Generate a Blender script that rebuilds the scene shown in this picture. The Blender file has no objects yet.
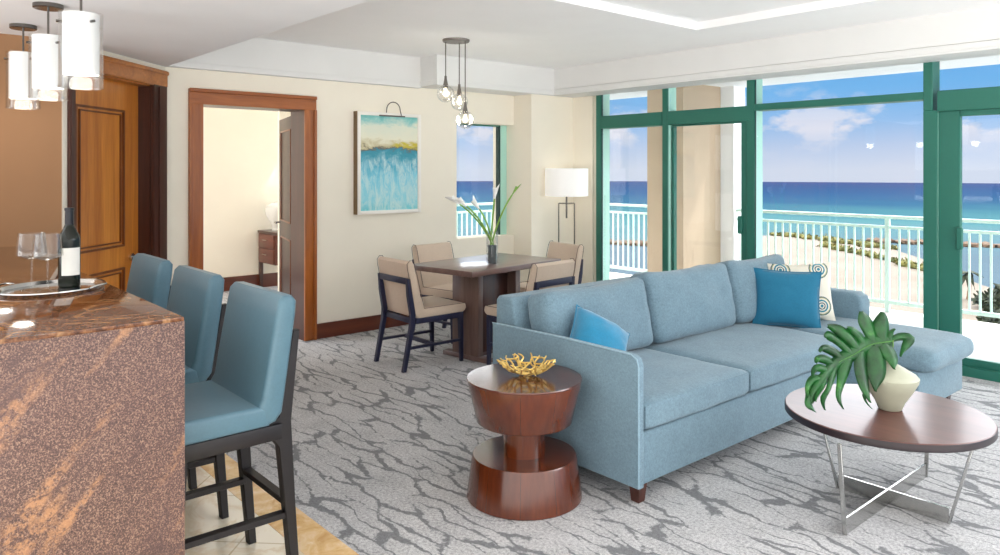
import bpy, bmesh, math, random
from mathutils import Vector, Matrix, noise
random.seed(7)
scene = bpy.context.scene
COL = scene.collection
PI = math.pi

# ---------------------------------------------------------------- colours / materials
def lin(c):
    out = []
    for v in c[:3]:
        v = v / 255.0
        out.append(v / 12.92 if v <= 0.04045 else ((v + 0.055) / 1.055) ** 2.4)
    return (out[0], out[1], out[2], 1.0)

class NT:
    """small node-tree helper"""
    def __init__(self, name):
        self.m = bpy.data.materials.new(name); self.m.use_nodes = True
        self.t = self.m.node_tree
        self.b = self.t.nodes['Principled BSDF']; self.out = self.t.nodes['Material Output']
    def n(self, kind, **kw):
        nd = self.t.nodes.new(kind)
        for k, v in kw.items():
            setattr(nd, k, v)
        return nd
    def l(self, a, b): self.t.links.new(a, b)
    def coords(self, scale=(1, 1, 1), rot=(0, 0, 0), loc=(0, 0, 0), kind='Object'):
        tc = self.n('ShaderNodeTexCoord'); mp = self.n('ShaderNodeMapping')
        mp.inputs['Scale'].default_value = scale; mp.inputs['Rotation'].default_value = rot
        mp.inputs['Location'].default_value = loc
        if kind == 'World':
            g = self.n('ShaderNodeNewGeometry'); self.l(g.outputs['Position'], mp.inputs['Vector'])
        else:
            self.l(tc.outputs[kind], mp.inputs['Vector'])
        return mp.outputs['Vector']
    def noise(self, vec, scale, detail=3, rough=0.5, dist=0.0):
        x = self.n('ShaderNodeTexNoise'); x.inputs['Scale'].default_value = scale
        x.inputs['Detail'].default_value = detail; x.inputs['Roughness'].default_value = rough
        x.inputs['Distortion'].default_value = dist
        if vec: self.l(vec, x.inputs['Vector'])
        return x.outputs['Fac']
    def ramp(self, fac, stops, interp='LINEAR'):
        r = self.n('ShaderNodeValToRGB'); r.color_ramp.interpolation = interp
        els = r.color_ramp.elements
        while len(els) < len(stops): els.new(0.5)
        for e, (p, c) in zip(els, stops):
            e.position = p; e.color = c if len(c) == 4 else lin(c)
        self.l(fac, r.inputs['Fac']); return r.outputs['Color']
    def mix(self, fac, a, b, mode='MIX'):
        x = self.n('ShaderNodeMix', data_type='RGBA', blend_type=mode)
        if isinstance(fac, (int, float)): x.inputs[0].default_value = fac
        else: self.l(fac, x.inputs[0])
        for s, v in ((6, a), (7, b)):
            if isinstance(v, tuple): x.inputs[s].default_value = v if len(v) == 4 else lin(v)
            else: self.l(v, x.inputs[s])
        return x.outputs[2]
    def math(self, op, a, b=0.0, clamp=False):
        x = self.n('ShaderNodeMath', operation=op); x.use_clamp = clamp
        for s, v in ((0, a), (1, b)):
            if isinstance(v, (int, float)): x.inputs[s].default_value = v
            else: self.l(v, x.inputs[s])
        return x.outputs[0]
    def bump(self, h, strength=0.2, dist=0.01):
        x = self.n('ShaderNodeBump'); x.inputs['Strength'].default_value = strength
        x.inputs['Distance'].default_value = dist; self.l(h, x.inputs['Height'])
        self.l(x.outputs['Normal'], self.b.inputs['Normal'])
    def set(self, color=None, rough=None, metal=None, **kw):
        if color is not None:
            if isinstance(color, tuple): self.b.inputs['Base Color'].default_value = color if len(color) == 4 else lin(color)
            else: self.l(color, self.b.inputs['Base Color'])
        if rough is not None: self.b.inputs['Roughness'].default_value = rough
        if metal is not None: self.b.inputs['Metallic'].default_value = metal
        for k, v in kw.items():
            self.b.inputs[k.replace('_', ' ')].default_value = v
        return self.m

BLACK = (0, 0, 0, 1); WHITE = (1, 1, 1, 1)
def grey(v): return (v, v, v, 1)

def m_paint(name, rgb, rough=0.85, var=0.02, bump=0.05):
    t = NT(name); v = t.coords(kind='World')
    n = t.noise(v, 3.0, 4)
    a = lin(rgb); b = tuple(min(1, x * (1 + var * 3)) for x in a[:3]) + (1,)
    c = t.mix(n, tuple(x * (1 - var) for x in a[:3]) + (1,), b)
    t.bump(t.noise(v, 160, 2), bump, 0.002)
    return t.set(c, rough)

def m_wood(name, dark, light, rough=0.35, scale=(1, 1, 1), axis=2, freq=14, coat=0.2, kind='Object'):
    t = NT(name)
    s = [freq] * 3; s[axis] = freq * 0.07
    v = t.coords(tuple(s[i] * scale[i] for i in range(3)), kind=kind)
    n = t.noise(v, 1.0, 6, 0.6, 0.6)
    n2 = t.noise(v, 6.0, 3, 0.6)
    f = t.math('ADD', t.math('MULTIPLY', n, 0.75), t.math('MULTIPLY', n2, 0.25))
    c = t.ramp(f, [(0.3, dark), (0.5, tuple((a + b) / 2 for a, b in zip(dark, light))), (0.72, light)])
    t.bump(n2, 0.06, 0.002)
    return t.set(c, rough, Coat_Weight=coat, Coat_Roughness=0.15)

def m_fabric(name, rgb, rough=0.9, var=0.10, scale=350, patch=5.0, sheen=0.15, bump=0.25):
    t = NT(name); v = t.coords()
    weave = t.noise(t.coords((1, 1, 1)), scale, 2, 0.6)
    pn = t.noise(v, patch, 5, 0.65)
    a = lin(rgb)
    lo = tuple(x * (1 - var) for x in a[:3]) + (1,); hi = tuple(min(1, x * (1 + var)) for x in a[:3]) + (1,)
    mid_ = t.noise(t.coords((1, 1, 1)), scale * 0.28, 3, 0.7)
    f = t.math('ADD', t.math('ADD', t.math('MULTIPLY', weave, 0.45), t.math('MULTIPLY', mid_, 0.4)), t.math('MULTIPLY', pn, 0.15))
    c = t.ramp(f, [(0.38, lo), (0.62, hi)])
    t.bump(weave, bump, 0.002)
    return t.set(c, rough, Sheen_Weight=sheen, Sheen_Roughness=0.5)

def m_plain(name, rgb, rough=0.5, metal=0.0, **kw):
    t = NT(name); v = t.coords()
    n = t.noise(v, 40, 2)
    a = lin(rgb)
    c = t.mix(n, tuple(x * 0.96 for x in a[:3]) + (1,), tuple(min(1, x * 1.04) for x in a[:3]) + (1,))
    return t.set(c, rough, metal, **kw)

def m_pane(name, tint=(1, 1, 1, 1), refl=0.06, cap=0.3):
    t = NT(name); t.t.nodes.remove(t.b)
    tr = t.n('ShaderNodeBsdfTransparent'); tr.inputs['Color'].default_value = tint
    gl = t.n('ShaderNodeBsdfGlossy'); gl.inputs['Roughness'].default_value = 0.02
    fr = t.n('ShaderNodeFresnel'); fr.inputs['IOR'].default_value = 1.45
    mx = t.n('ShaderNodeMixShader')
    f = t.math('MINIMUM', t.math('MULTIPLY', fr.outputs[0], refl * 10, True), cap)
    t.l(f, mx.inputs[0]); t.l(tr.outputs[0], mx.inputs[1]); t.l(gl.outputs[0], mx.inputs[2])
    t.l(mx.outputs[0], t.out.inputs['Surface'])
    return t.m

M = {}
M['cream'] = m_paint('cream_wall_paint', (246, 239, 223))
M['tan_plaster'] = m_paint('tan_textured_plaster', (176, 158, 136), var=0.06, bump=0.4)
M['brown_wall'] = m_paint('brown_wall_paint', (158, 118, 84))
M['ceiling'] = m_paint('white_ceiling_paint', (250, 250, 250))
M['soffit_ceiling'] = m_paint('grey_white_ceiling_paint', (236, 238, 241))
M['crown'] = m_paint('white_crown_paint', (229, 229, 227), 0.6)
M['crown_line'] = m_paint('crown_shadow_line', (214, 205, 185), 0.6)
M['wood_door'] = m_wood('honey_oak_door', (170, 92, 26), (230, 154, 62), 0.3, freq=9)
M['wood_groove'] = m_wood('door_moulding_wood', (92, 44, 16), (140, 76, 30), 0.3)
M['casing'] = m_wood('red_brown_casing', (132, 66, 16), (190, 110, 44), 0.34)
M['casing_h'] = m_wood('red_brown_casing_head', (132, 66, 16), (190, 110, 44), 0.34, axis=1)
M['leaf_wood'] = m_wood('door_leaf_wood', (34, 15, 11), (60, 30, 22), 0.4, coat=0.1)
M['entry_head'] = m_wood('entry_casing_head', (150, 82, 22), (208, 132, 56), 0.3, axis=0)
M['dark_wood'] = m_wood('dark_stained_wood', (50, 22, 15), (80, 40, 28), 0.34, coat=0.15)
M['baseboard'] = m_wood('baseboard_wood', (78, 32, 16), (116, 54, 30), 0.35, axis=1)
M['walnut'] = m_wood('grey_walnut_table', (92, 70, 66), (128, 102, 96), 0.28, axis=1, freq=16, coat=0.4)
M['walnut_v'] = m_wood('grey_walnut_upright', (88, 66, 60), (128, 102, 92), 0.35, axis=2, freq=16)
def m_staved(name, dark, light):
    m = m_wood(name, dark, light, 0.2, axis=2, freq=9, coat=0.6)
    nt_ = m.node_tree; b = nt_.nodes['Principled BSDF']; src = b.inputs['Base Color'].links[0].from_socket
    tc = nt_.nodes.new('ShaderNodeTexCoord'); sx = nt_.nodes.new('ShaderNodeSeparateXYZ'); nt_.links.new(tc.outputs['Object'], sx.inputs[0])
    def mt(op, a, b_):
        n = nt_.nodes.new('ShaderNodeMath'); n.operation = op
        for i, v in ((0, a), (1, b_)):
            if isinstance(v, (int, float)): n.inputs[i].default_value = v
            else: nt_.links.new(v, n.inputs[i])
        return n.outputs[0]
    ang = mt('ARCTAN2', sx.outputs['Y'], sx.outputs['X'])
    fr_ = mt('FRACT', mt('ADD', mt('MULTIPLY', ang, 10 / 6.28318), 20.3), 0.0)
    ln = mt('LESS_THAN', fr_, 0.012)
    mx = nt_.nodes.new('ShaderNodeMix'); mx.data_type = 'RGBA'; nt_.links.new(ln, mx.inputs[0]); nt_.links.new(src, mx.inputs[6]); mx.inputs[7].default_value = lin((52, 20, 12))
    nt_.links.new(mx.outputs[2], b.inputs['Base Color']); return m
M['mahogany'] = m_staved('mahogany_veneer', (66, 26, 12), (120, 58, 28))
M['mahogany_top'] = m_wood('mahogany_top_veneer', (66, 28, 16), (104, 50, 30), 0.16, axis=0, freq=8, coat=0.7)
M['espresso'] = m_wood('espresso_stool_wood', (10, 6, 10), (20, 13, 18), 0.5, coat=0.02)
M['navy'] = m_wood('navy_stained_wood', (20, 22, 50), (34, 37, 70), 0.5, coat=0.05)
M['coffee_top'] = m_wood('coffee_table_veneer', (84, 50, 46), (112, 70, 62), 0.34, axis=0, freq=10, coat=0.15)
M['coffee_edge'] = m_wood('coffee_table_edge', (26, 14, 20), (42, 24, 30), 0.4, axis=0)
M['leather'] = m_fabric('blue_leather', (80, 114, 130), 0.38, 0.04, 120, 6, 0.1, 0.06)
M['sofa'] = m_fabric('blue_linen_upholstery', (114, 141, 156), 0.92, 0.26, 300, 10, 0.2, 0.3)
M['beige'] = m_fabric('beige_chair_fabric', (210, 190, 170), 0.9, 0.06, 300, 8, 0.1, 0.2)
M['piping'] = m_plain('dark_piping', (96, 78, 74), 0.7)
M['piping_pale'] = m_fabric('pale_blue_piping', (150, 180, 196), 0.8)
M['teal_pillow'] = m_fabric('teal_velvet', (10, 130, 172), 0.7, 0.12, 300, 10, 0.5)
M['blue_pillow'] = m_fabric('deep_teal_linen', (24, 112, 146), 0.85, 0.10, 380, 10, 0.2)
M['steel'] = m_plain('brushed_steel', (190, 190, 188), 0.22, 1.0)
M['chrome'] = m_plain('chrome', (200, 200, 198), 0.12, 1.0)
M['nickel'] = m_plain('satin_nickel', (118, 114, 110), 0.22, 1.0)
M['bronze'] = m_plain('dark_bronze_metal', (120, 114, 108), 0.4, 0.8)
M['gold'] = m_plain('gold_metal', (240, 208, 128), 0.3, 0.9)
M['teal_frame'] = m_plain('green_window_frame', (38, 112, 96), 0.45)
M['mint'] = m_plain('green_frame_daylight_tint', (186, 236, 222), 0.45)  # daylight on the green frame's faces, put into the colour
M['teal_dark'] = m_plain('dark_green_gasket', (24, 62, 60), 0.5)
M['rail'] = m_plain('mint_painted_rail', (205, 232, 222), 0.5)
M['balcony_tile'] = m_paint('pale_balcony_tile', (196, 190, 186), 0.6)
M['balcony_white'] = m_paint('white_balcony_paint', (235, 238, 240), 0.7)
M['lamp_shade'] = None
M['ceramic'] = m_plain('celadon_ceramic', (182, 184, 164), 0.5)
M['white_ceramic'] = m_plain('white_ceramic', (235, 234, 228), 0.35)
M['leaf'] = None
M['pane'] = m_pane('window_pane_glass')

def mk_glass(name, tint=(1, 1, 1, 1)):
    t = NT(name)
    return t.set(tint, 0.02, 0.0, Transmission_Weight=1.0, IOR=1.45)
M['clear'] = m_pane('thin_clear_glass', (0.98, 0.985, 0.985, 1), 0.10, 0.22)
M['globe'] = m_pane('globe_glass', (0.96, 0.96, 0.95, 1), 0.25, 0.4)
M['bottle'] = m_plain('dark_green_bottle_glass', (12, 20, 12), 0.08, 0.0, Specular_IOR_Level=0.4)
M['foil'] = m_plain('dark_bottle_foil', (30, 30, 36), 0.35, 0.3)
M['paper'] = m_plain('white_label_paper', (236, 234, 228), 0.7)

def emis(name, rgb, e, base=(240, 240, 240), rough=0.6):
    t = NT(name)
    t.b.inputs['Emission Color'].default_value = lin(rgb); t.b.inputs['Emission Strength'].default_value = e
    return t.set(base, rough)
M['opal'] = emis('opal_lit_glass', (255, 250, 244), 0.22, base=(226, 226, 226))
M['shade'] = emis('lit_white_lampshade', (255, 250, 240), 0.30)
M['bulb'] = emis('warm_bulb', (255, 240, 200), 1.2)

# leaf
t = NT('monstera_leaf'); v = t.coords()
c = t.ramp(t.noise(v, 12, 4, 0.6), [(0.35, (8, 58, 22)), (0.6, (26, 96, 38)), (0.75, (76, 142, 62))])
M['leaf'] = t.set(c, 0.42, Coat_Weight=0.08, Coat_Roughness=0.25)
M['leaf_vein'] = m_plain('leaf_midrib', (74, 128, 60), 0.5)
M['stem_green'] = m_plain('green_stem', (128, 170, 66), 0.5)
M['lily'] = m_plain('white_lily_petal', (250, 250, 246), 0.5)
M['river_stones'] = m_plain('dark_vase_pebbles', (84, 92, 96), 0.6)

# granite
def granite(name, rough, polished):
    t = NT(name); v = t.coords(kind='World')
    sp = t.noise(v, 210, 3, 0.85)
    base = t.ramp(sp, [(0.38, (32, 22, 20)), (0.46, (74, 52, 44)), (0.54, (108, 79, 66)), (0.62, (164, 134, 112))])
    vr = t.coords((1, 1.0, 1), kind='World')
    rot = t.coords((1.2, 3.2, 3.2), (math.radians(-52), 0, 0), kind='World')
    def tilt(deg, sc, off=(0, 0, 0)):
        a = t.n('ShaderNodeMapping'); a.inputs['Rotation'].default_value = (math.radians(-deg), 0, 0); a.inputs['Location'].default_value = off
        t.l(t.coords(kind='World'), a.inputs['Vector'])
        b = t.n('ShaderNodeMapping'); b.inputs['Scale'].default_value = sc; t.l(a.outputs[0], b.inputs['Vector']); return b.outputs[0]
    band = t.noise(tilt(50, (1.0, 1.6, 8.0)), 1.3, 4, 0.55, 0.4)
    bm_ = t.ramp(band, [(0.545, BLACK), (0.65, WHITE)])
    br = t.math('MULTIPLY', bm_, t.ramp(t.noise(v, 45, 4, 0.7), [(0.40, BLACK), (0.56, WHITE)]))
    c = t.mix(t.math('MULTIPLY', br, 0.7), base, (198, 144, 96))
    dk = t.noise(tilt(35, (1, 1.2, 3.2), (3, 1, 2)), 1.5, 3, 0.5, 0.7)
    d = t.math('ABSOLUTE', t.math('SUBTRACT', dk, 0.5))
    line = t.ramp(d, [(0.0, WHITE), (0.012, BLACK)])
    c = t.mix(t.math('MULTIPLY', line, 0.65), c, (58, 40, 40))
    big = t.noise(v, 2.2, 3)
    c = t.mix(t.math('MULTIPLY', big, 0.35), c, (128, 96, 96))
    return t.set(c, rough, Coat_Weight=0.8 if polished else 0.1, Coat_Roughness=0.03)
M['granite_face'] = granite('granite_panel', 0.5, False)
t = NT('granite_polished_top'); v = t.coords(kind='World')
c = t.ramp(t.noise(v, 60, 5, 0.7), [(0.35, (62, 36, 20)), (0.5, (104, 64, 38)), (0.68, (146, 100, 64))])
vn = t.math('ABSOLUTE', t.math('SUBTRACT', t.noise(v, 3.0, 4, 0.5, 1.0), 0.5))
c = t.mix(t.ramp(vn, [(0.0, grey(0.5)), (0.02, BLACK)]), c, (196, 150, 104))
M['granite_top'] = t.set(c, 0.06, Coat_Weight=0.2, Coat_Roughness=0.02, Coat_IOR=1.4, Specular_IOR_Level=0.4)

# carpet: grey loop pile with dark bark-like veins running along X
t = NT('patterned_carpet')
g = t.n('ShaderNodeNewGeometry')
wn = t.n('ShaderNodeTexNoise'); wn.inputs['Scale'].default_value = 1.6; wn.inputs['Detail'].default_value = 5
wn.inputs['Roughness'].default_value = 0.62
t.l(g.outputs['Position'], wn.inputs['Vector'])
sub = t.n('ShaderNodeVectorMath', operation='SUBTRACT'); t.l(wn.outputs['Color'], sub.inputs[0]); sub.inputs[1].default_value = (0.5, 0.5, 0.5)
mul = t.n('ShaderNodeVectorMath', operation='MULTIPLY'); t.l(sub.outputs[0], mul.inputs[0]); mul.inputs[1].default_value = (0.5, 0.30, 0)
add = t.n('ShaderNodeVectorMath', operation='ADD'); t.l(g.outputs['Position'], add.inputs[0]); t.l(mul.outputs[0], add.inputs[1])
mp = t.n('ShaderNodeMapping'); mp.inputs['Scale'].default_value = (2.2, 11.0, 0.0); mp.inputs['Rotation'].default_value = (0, 0, math.radians(-6))
t.l(add.outputs[0], mp.inputs['Vector'])
vo = t.n('ShaderNodeTexVoronoi', feature='DISTANCE_TO_EDGE'); vo.voronoi_dimensions = '2D'; vo.inputs['Scale'].default_value = 1.0
t.l(mp.outputs[0], vo.inputs['Vector'])
pos = g.outputs['Position']
wmod = t.noise(t.coords((1.2, 3.5, 1), kind='World'), 1.7, 3)
width = t.ramp(wmod, [(0.34, grey(0.0)), (0.64, grey(0.14))])
edge = t.math('SUBTRACT', width, vo.outputs['Distance'])
fuzz = t.math('MULTIPLY', t.math('SUBTRACT', t.noise(pos, 42, 4, 0.7), 0.5), 0.22)
mask = t.math('MULTIPLY', t.math('ADD', edge, fuzz), 22.0, True)
pile = t.math('ADD', t.math('MULTIPLY', t.noise(pos, 260, 2, 0.7), 0.45), t.math('MULTIPLY', t.noise(pos, 75, 3, 0.75), 0.55))
pile2 = t.noise(pos, 5, 4, 0.6)
lightc = t.ramp(t.math('ADD', t.math('MULTIPLY', pile, 0.85), t.math('MULTIPLY', pile2, 0.15)), [(0.40, (134, 134, 137)), (0.5, (184, 184, 186)), (0.60, (218, 217, 217))])
darkc = t.ramp(pile, [(0.35, (92, 94, 98)), (0.65, (138, 139, 142))])
c = t.mix(mask, lightc, darkc)
t.bump(pile, 0.5, 0.004)
M['carpet'] = t.set(c, 0.95, Sheen_Weight=0.1)

# marble tiles
t = NT('cream_marble_tile')
v = t.coords((1, 1, 1), (0, 0, math.radians(45)), kind='World')
br = t.n('ShaderNodeTexBrick'); br.offset = 0.0; br.squash = 1.0
br.inputs['Scale'].default_value = 1.0; br.inputs['Mortar Size'].default_value = 0.004
br.inputs['Brick Width'].default_value = 0.42; br.inputs['Row Height'].default_value = 0.42
br.inputs['Color1'].default_value = lin((238, 228, 208)); br.inputs['Color2'].default_value = lin((246, 238, 222)); br.inputs['Mortar'].default_value = lin((206, 190, 160))
t.l(v, br.inputs['Vector'])
vn = t.ramp(t.noise(v, 3, 5, 0.6, 1.2), [(0.45, WHITE), (0.52, lin((228, 206, 172))), (0.6, WHITE)])
M['marble'] = t.set(t.mix(0.5, br.outputs['Color'], vn, 'MULTIPLY'), 0.15, Coat_Weight=0.3)
t = NT('golden_marble_border')
v = t.coords(kind='World')
c = t.ramp(t.noise(v, 9, 6, 0.65, 0.8), [(0.3, (206, 156, 92)), (0.5, (228, 190, 134)), (0.7, (244, 222, 186))])
M['marble_border'] = t.set(c, 0.2)

# ---------------------------------------------------------------- mesh helper
class MB:
    def __init__(self): self.bm = bmesh.new()
    def box(self, a, b, bev=0.0, seg=2, rot=None, piv=None):
        tmp = bmesh.new(); bmesh.ops.create_cube(tmp, size=1.0)
        s = [b[i] - a[i] for i in range(3)]; c = [(a[i] + b[i]) / 2 for i in range(3)]
        for v in tmp.verts: v.co = Vector((v.co.x * s[0] + c[0], v.co.y * s[1] + c[1], v.co.z * s[2] + c[2]))
        if bev: bmesh.ops.bevel(tmp, geom=list(tmp.edges), offset=bev, segments=seg, affect='EDGES', profile=0.5)
        if rot is not None:
            pv = Vector(piv or c)
            for v in tmp.verts: v.co = rot @ (v.co - pv) + pv
        self.add(tmp); return self
    def add(self, tmp):
        me = bpy.data.meshes.new('t'); tmp.to_mesh(me); tmp.free()
        self.bm.from_mesh(me); bpy.data.meshes.remove(me)
    def bar(self, p, q, w0, w1=None, d0=None, d1=None, bev=0.0, up=(0, 1, 0)):
        """tapered square bar from p to q; w across x, d across 'up'"""
        w1 = w0 if w1 is None else w1; d0 = w0 if d0 is None else d0; d1 = w1 if d1 is None else d1
        p, q = Vector(p), Vector(q); z = (q - p).normalized(); u = Vector(up)
        x = u.cross(z)
        if x.length < 1e-4: x = Vector((1, 0, 0)).cross(z)
        x.normalize(); y = z.cross(x)
        tmp = bmesh.new(); vs = []
        for P_, w, d in ((p, w0, d0), (q, w1, d1)):
            for sx, sy in ((-1, -1), (1, -1), (1, 1), (-1, 1)):
                vs.append(tmp.verts.new(P_ + x * sx * w / 2 + y * sy * d / 2))
        for f in ((3, 2, 1, 0), (4, 5, 6, 7), (0, 1, 5, 4), (1, 2, 6, 5), (2, 3, 7, 6), (3, 0, 4, 7)):
            tmp.faces.new([vs[i] for i in f])
        if bev: bmesh.ops.bevel(tmp, geom=list(tmp.edges), offset=bev, segments=1, affect='EDGES')
        self.add(tmp); return self
    def tube(self, pts, r, seg=8, closed=False, caps=True):
        pts = [Vector(p) for p in pts]; n = len(pts)
        rs = r if isinstance(r, (list, tuple)) else [r] * n
        rings = []; ref = Vector((0.3, 0.2, 1)).normalized()
        for i, p in enumerate(pts):
            if closed: d = pts[(i + 1) % n] - pts[i - 1]
            else: d = pts[min(i + 1, n - 1)] - pts[max(i - 1, 0)]
            d.normalize(); x = ref - d * ref.dot(d)
            if x.length < 1e-3: x = Vector((1, 0, 0)) - d * d.x
            x.normalize(); ref = x; y = d.cross(x)
            rings.append([self.bm.verts.new(p + (x * math.cos(2 * PI * k / seg) + y * math.sin(2 * PI * k / seg)) * rs[i]) for k in range(seg)])
        m = n if closed else n - 1
        for i in range(m):
            a, b = rings[i], rings[(i + 1) % n]
            for k in range(seg): self.bm.faces.new((a[k], a[(k + 1) % seg], b[(k + 1) % seg], b[k]))
        if caps and not closed:
            self.bm.faces.new(rings[0][::-1]); self.bm.faces.new(rings[-1])
        return self
    def lathe(self, prof, c=(0, 0, 0), seg=48, sx=1.0, sy=1.0, cap=True):
        rings = []
        for r, z in prof:
            rings.append([self.bm.verts.new((c[0] + r * sx * math.cos(2 * PI * k / seg), c[1] + r * sy * math.sin(2 * PI * k / seg), c[2] + z)) for k in range(seg)])
        for a, b in zip(rings, rings[1:]):
            for k in range(seg): self.bm.faces.new((a[k], a[(k + 1) % seg], b[(k + 1) % seg], b[k]))
        if cap:
            self.bm.faces.new(rings[0][::-1]); self.bm.faces.new(rings[-1])
        return self
    def prism(self, poly, lo, hi, plane='yz', bev=0.0, seg=3):
        """polygon in a plane, extruded along the third axis from lo to hi"""
        tmp = bmesh.new()
        def mk(a, b, w):
            return {'yz': (w, a, b), 'xy': (a, b, w), 'xz': (a, w, b)}[plane]
        A = [tmp.verts.new(mk(a, b, lo)) for a, b in poly]; B = [tmp.verts.new(mk(a, b, hi)) for a, b in poly]
        f0 = tmp.faces.new(A); f1 = tmp.faces.new(B[::-1]); n = len(poly)
        for i in range(n): tmp.faces.new((A[i], B[i], B[(i + 1) % n], A[(i + 1) % n]))
        bmesh.ops.recalc_face_normals(tmp, faces=list(tmp.faces))
        if bev:
            es = list(f0.edges) + list(f1.edges)
            bmesh.ops.bevel(tmp, geom=es, offset=bev, segments=seg, affect='EDGES', profile=0.5)
        self.add(tmp); return self
    def build(self, name, mat, parent=None, smooth=True, angle=40):
        bmesh.ops.recalc_face_normals(self.bm, faces=list(self.bm.faces))
        me = bpy.data.meshes.new(name); self.bm.to_mesh(me); self.bm.free()
        o = bpy.data.objects.new(name, me); COL.objects.link(o)
        if mat: me.materials.append(mat)
        if smooth:
            for p in me.polygons: p.use_smooth = True
            me.set_sharp_from_angle(angle=math.radians(angle))
        if parent: o.parent = parent
        return o

def empty(name, loc=(0, 0, 0), rz=0.0):
    o = bpy.data.objects.new(name, None); COL.objects.link(o)
    o.location = loc; o.rotation_euler = (0, 0, rz); o.empty_display_size = 0.1
    return o
def tag(o, label, cat, group=None, kind=None):
    if label: o['label'] = label
    if cat: o['category'] = cat
    if group: o['group'] = group
    if kind: o['kind'] = kind
    return o
def struct(name, mb, mat, parent=None, smooth=False):
    o = mb.build(name, mat, parent, smooth)
    if not parent: o['kind'] = 'structure'
    return o
def sub(o, label): o['label'] = label; return o
def copy_tree(o, parent=None):
    c = o.copy(); COL.objects.link(c)
    if parent: c.parent = parent
    for ch in list(o.children): copy_tree(ch, c)
    return c

def cushion(dims, p=7.0, crown=0.0, n=14, wr=0.0, seed=0, sag=0.0, center=(0, 0, 0), rot=None, pz=None):
    """rounded, slightly puffed block; dims are full sizes"""
    bm = bmesh.new(); bmesh.ops.create_cube(bm, size=2.0)
    bmesh.ops.subdivide_edges(bm, edges=list(bm.edges), cuts=n, use_grid_fill=True)
    hx, hy, hz = [d / 2 for d in dims]
    rr = min(hx, hy, hz)
    for v in bm.verts:
        x, y, z = v.co
        # rounded box: clamp + offset
        q = Vector((x * hx, y * hy, z * hz)); r = rr * (2.0 / p) * 1.6
        r = min(r, rr * 0.98)
        inner = Vector((max(-hx + r, min(hx - r, q.x)), max(-hy + r, min(hy - r, q.y)), max(-hz + r, min(hz - r, q.z))))
        d = q - inner
        if d.length > 1e-6: q = inner + d.normalized() * r
        w = (1 - x * x) * (1 - y * y)
        if z > 0: q.z += crown * w * z
        else: q.z += sag * w * z
        if crown:
            q.x += math.copysign(1, x) * crown * 0.25 * abs(x) ** 3 * (1 - y * y)
        if wr:
            nn = noise.noise(Vector((q.x * 6 + seed, q.y * 6, q.z * 6 + seed * 2)))
            n2 = noise.noise(Vector((q.x * 16 + seed, q.y * 16 + 5, q.z * 16)))
            q += (d.normalized() if d.length > 1e-6 else Vector((0, 0, 1 if z > 0 else -1))) * (wr * nn + wr * 0.4 * n2)
        if rot is not None: q = rot @ q
        v.co = q + Vector(center)
    mb = MB(); mb.bm.free(); mb.bm = bm
    return mb

def pillow_mesh(w, h, t, seed=0, n=18, wr=0.006):
    """square knife-edge throw pillow standing in the xz plane, thickness along y"""
    bm = bmesh.new(); vs = {}
    for side in (1, -1):
        for i in range(n + 1):
            for j in range(n + 1):
                edge = i in (0, n) or j in (0, n)
                if side == -1 and edge: vs[(side, i, j)] = vs[(1, i, j)]; continue
                a = -1 + 2 * i / n; b = -1 + 2 * j / n
                prof = ((1 - abs(a) ** 2.2) * (1 - abs(b) ** 2.2)) ** 0.55
                x = a * w / 2 * (1 - 0.07 * (1 - b * b) * abs(a) ** 2 - 0.0)
                z = b * h / 2 * (1 - 0.07 * (1 - a * a) * abs(b) ** 2)
                k = noise.noise(Vector((a * 2.2 + seed, b * 2.2, side * 3))) * wr * 2 + noise.noise(Vector((a * 6 + seed, b * 6, side * 3))) * wr
                y = side * (prof * t / 2 + k * prof)
                vs[(side, i, j)] = bm.verts.new((x, y, z))
    for side in (1, -1):
        for i in range(n):
            for j in range(n):
                f = [vs[(side, i, j)], vs[(side, i + 1, j)], vs[(side, i + 1, j + 1)], vs[(side, i, j + 1)]]
                bm.faces.new(f if side == -1 else f[::-1])
    mb = MB(); mb.bm.free(); mb.bm = bm
    return mb

def pillow_rim(w, h, r, n=18):
    pts = []
    def P_(a, b): return (a * w / 2 * (1 - 0.07 * (1 - b * b) * abs(a) ** 2), 0, b * h / 2 * (1 - 0.07 * (1 - a * a) * abs(b) ** 2))
    for i in range(n): pts.append(P_(-1 + 2 * i / n, -1))
    for i in range(n): pts.append(P_(1, -1 + 2 * i / n))
    for i in range(n): pts.append(P_(1 - 2 * i / n, 1))
    for i in range(n): pts.append(P_(-1, 1 - 2 * i / n))
    return MB().tube(pts, r, 6, closed=True)

# ================================================================ SETTING
ZC = 2.60          # ceiling
XP = -6.10         # painting wall
YW = 6.12          # window wall, inner face of frames
S2 = math.sqrt(0.5)
CK = (XP, 1.85)    # where the painting wall meets the diagonal door wall

# floor
struct('floor', MB().box((-9.4, -2.0, -0.2), (1.5, 6.28, -0.02)), M['marble'])
car = MB()
car.prism([(-9.38, 1.50), (1.0, 1.50), (1.0, 6.12), (-5.9, 6.12), (-5.9, 5.5), (-6.10, 5.5), (-6.10, 4.6), (-9.38, 4.6)], -0.02, 0.0, 'xy')
struct('floor_carpet', car, M['carpet'])
struct('floor_marble', MB().box((-6.0, -1.9, -0.02), (1.0, 1.34, 0.0)), M['marble'])
struct('floor_border', MB().box((-6.0, 1.34, -0.02), (1.0, 1.50, 0.001)), M['marble_border'])

# ceiling with a shallow raised tray (hole X>-3.44, Y<5.03)
cm = MB()
cm.box((-6.35, 5.03, ZC), (1.0, 6.3, ZC + 0.12))
cm.box((-6.35, 1.85, ZC), (-3.44, 5.03, ZC + 0.12))
cm.box((-3.44, 1.85, ZC + 0.06), (1.0, 5.03, ZC + 0.12))
struct('ceiling', cm, M['ceiling'])
struct('ceiling_dropped', MB().box((-6.3, -1.0, 2.30), (1.0, 1.85, 2.74)), M['soffit_ceiling'])

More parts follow.
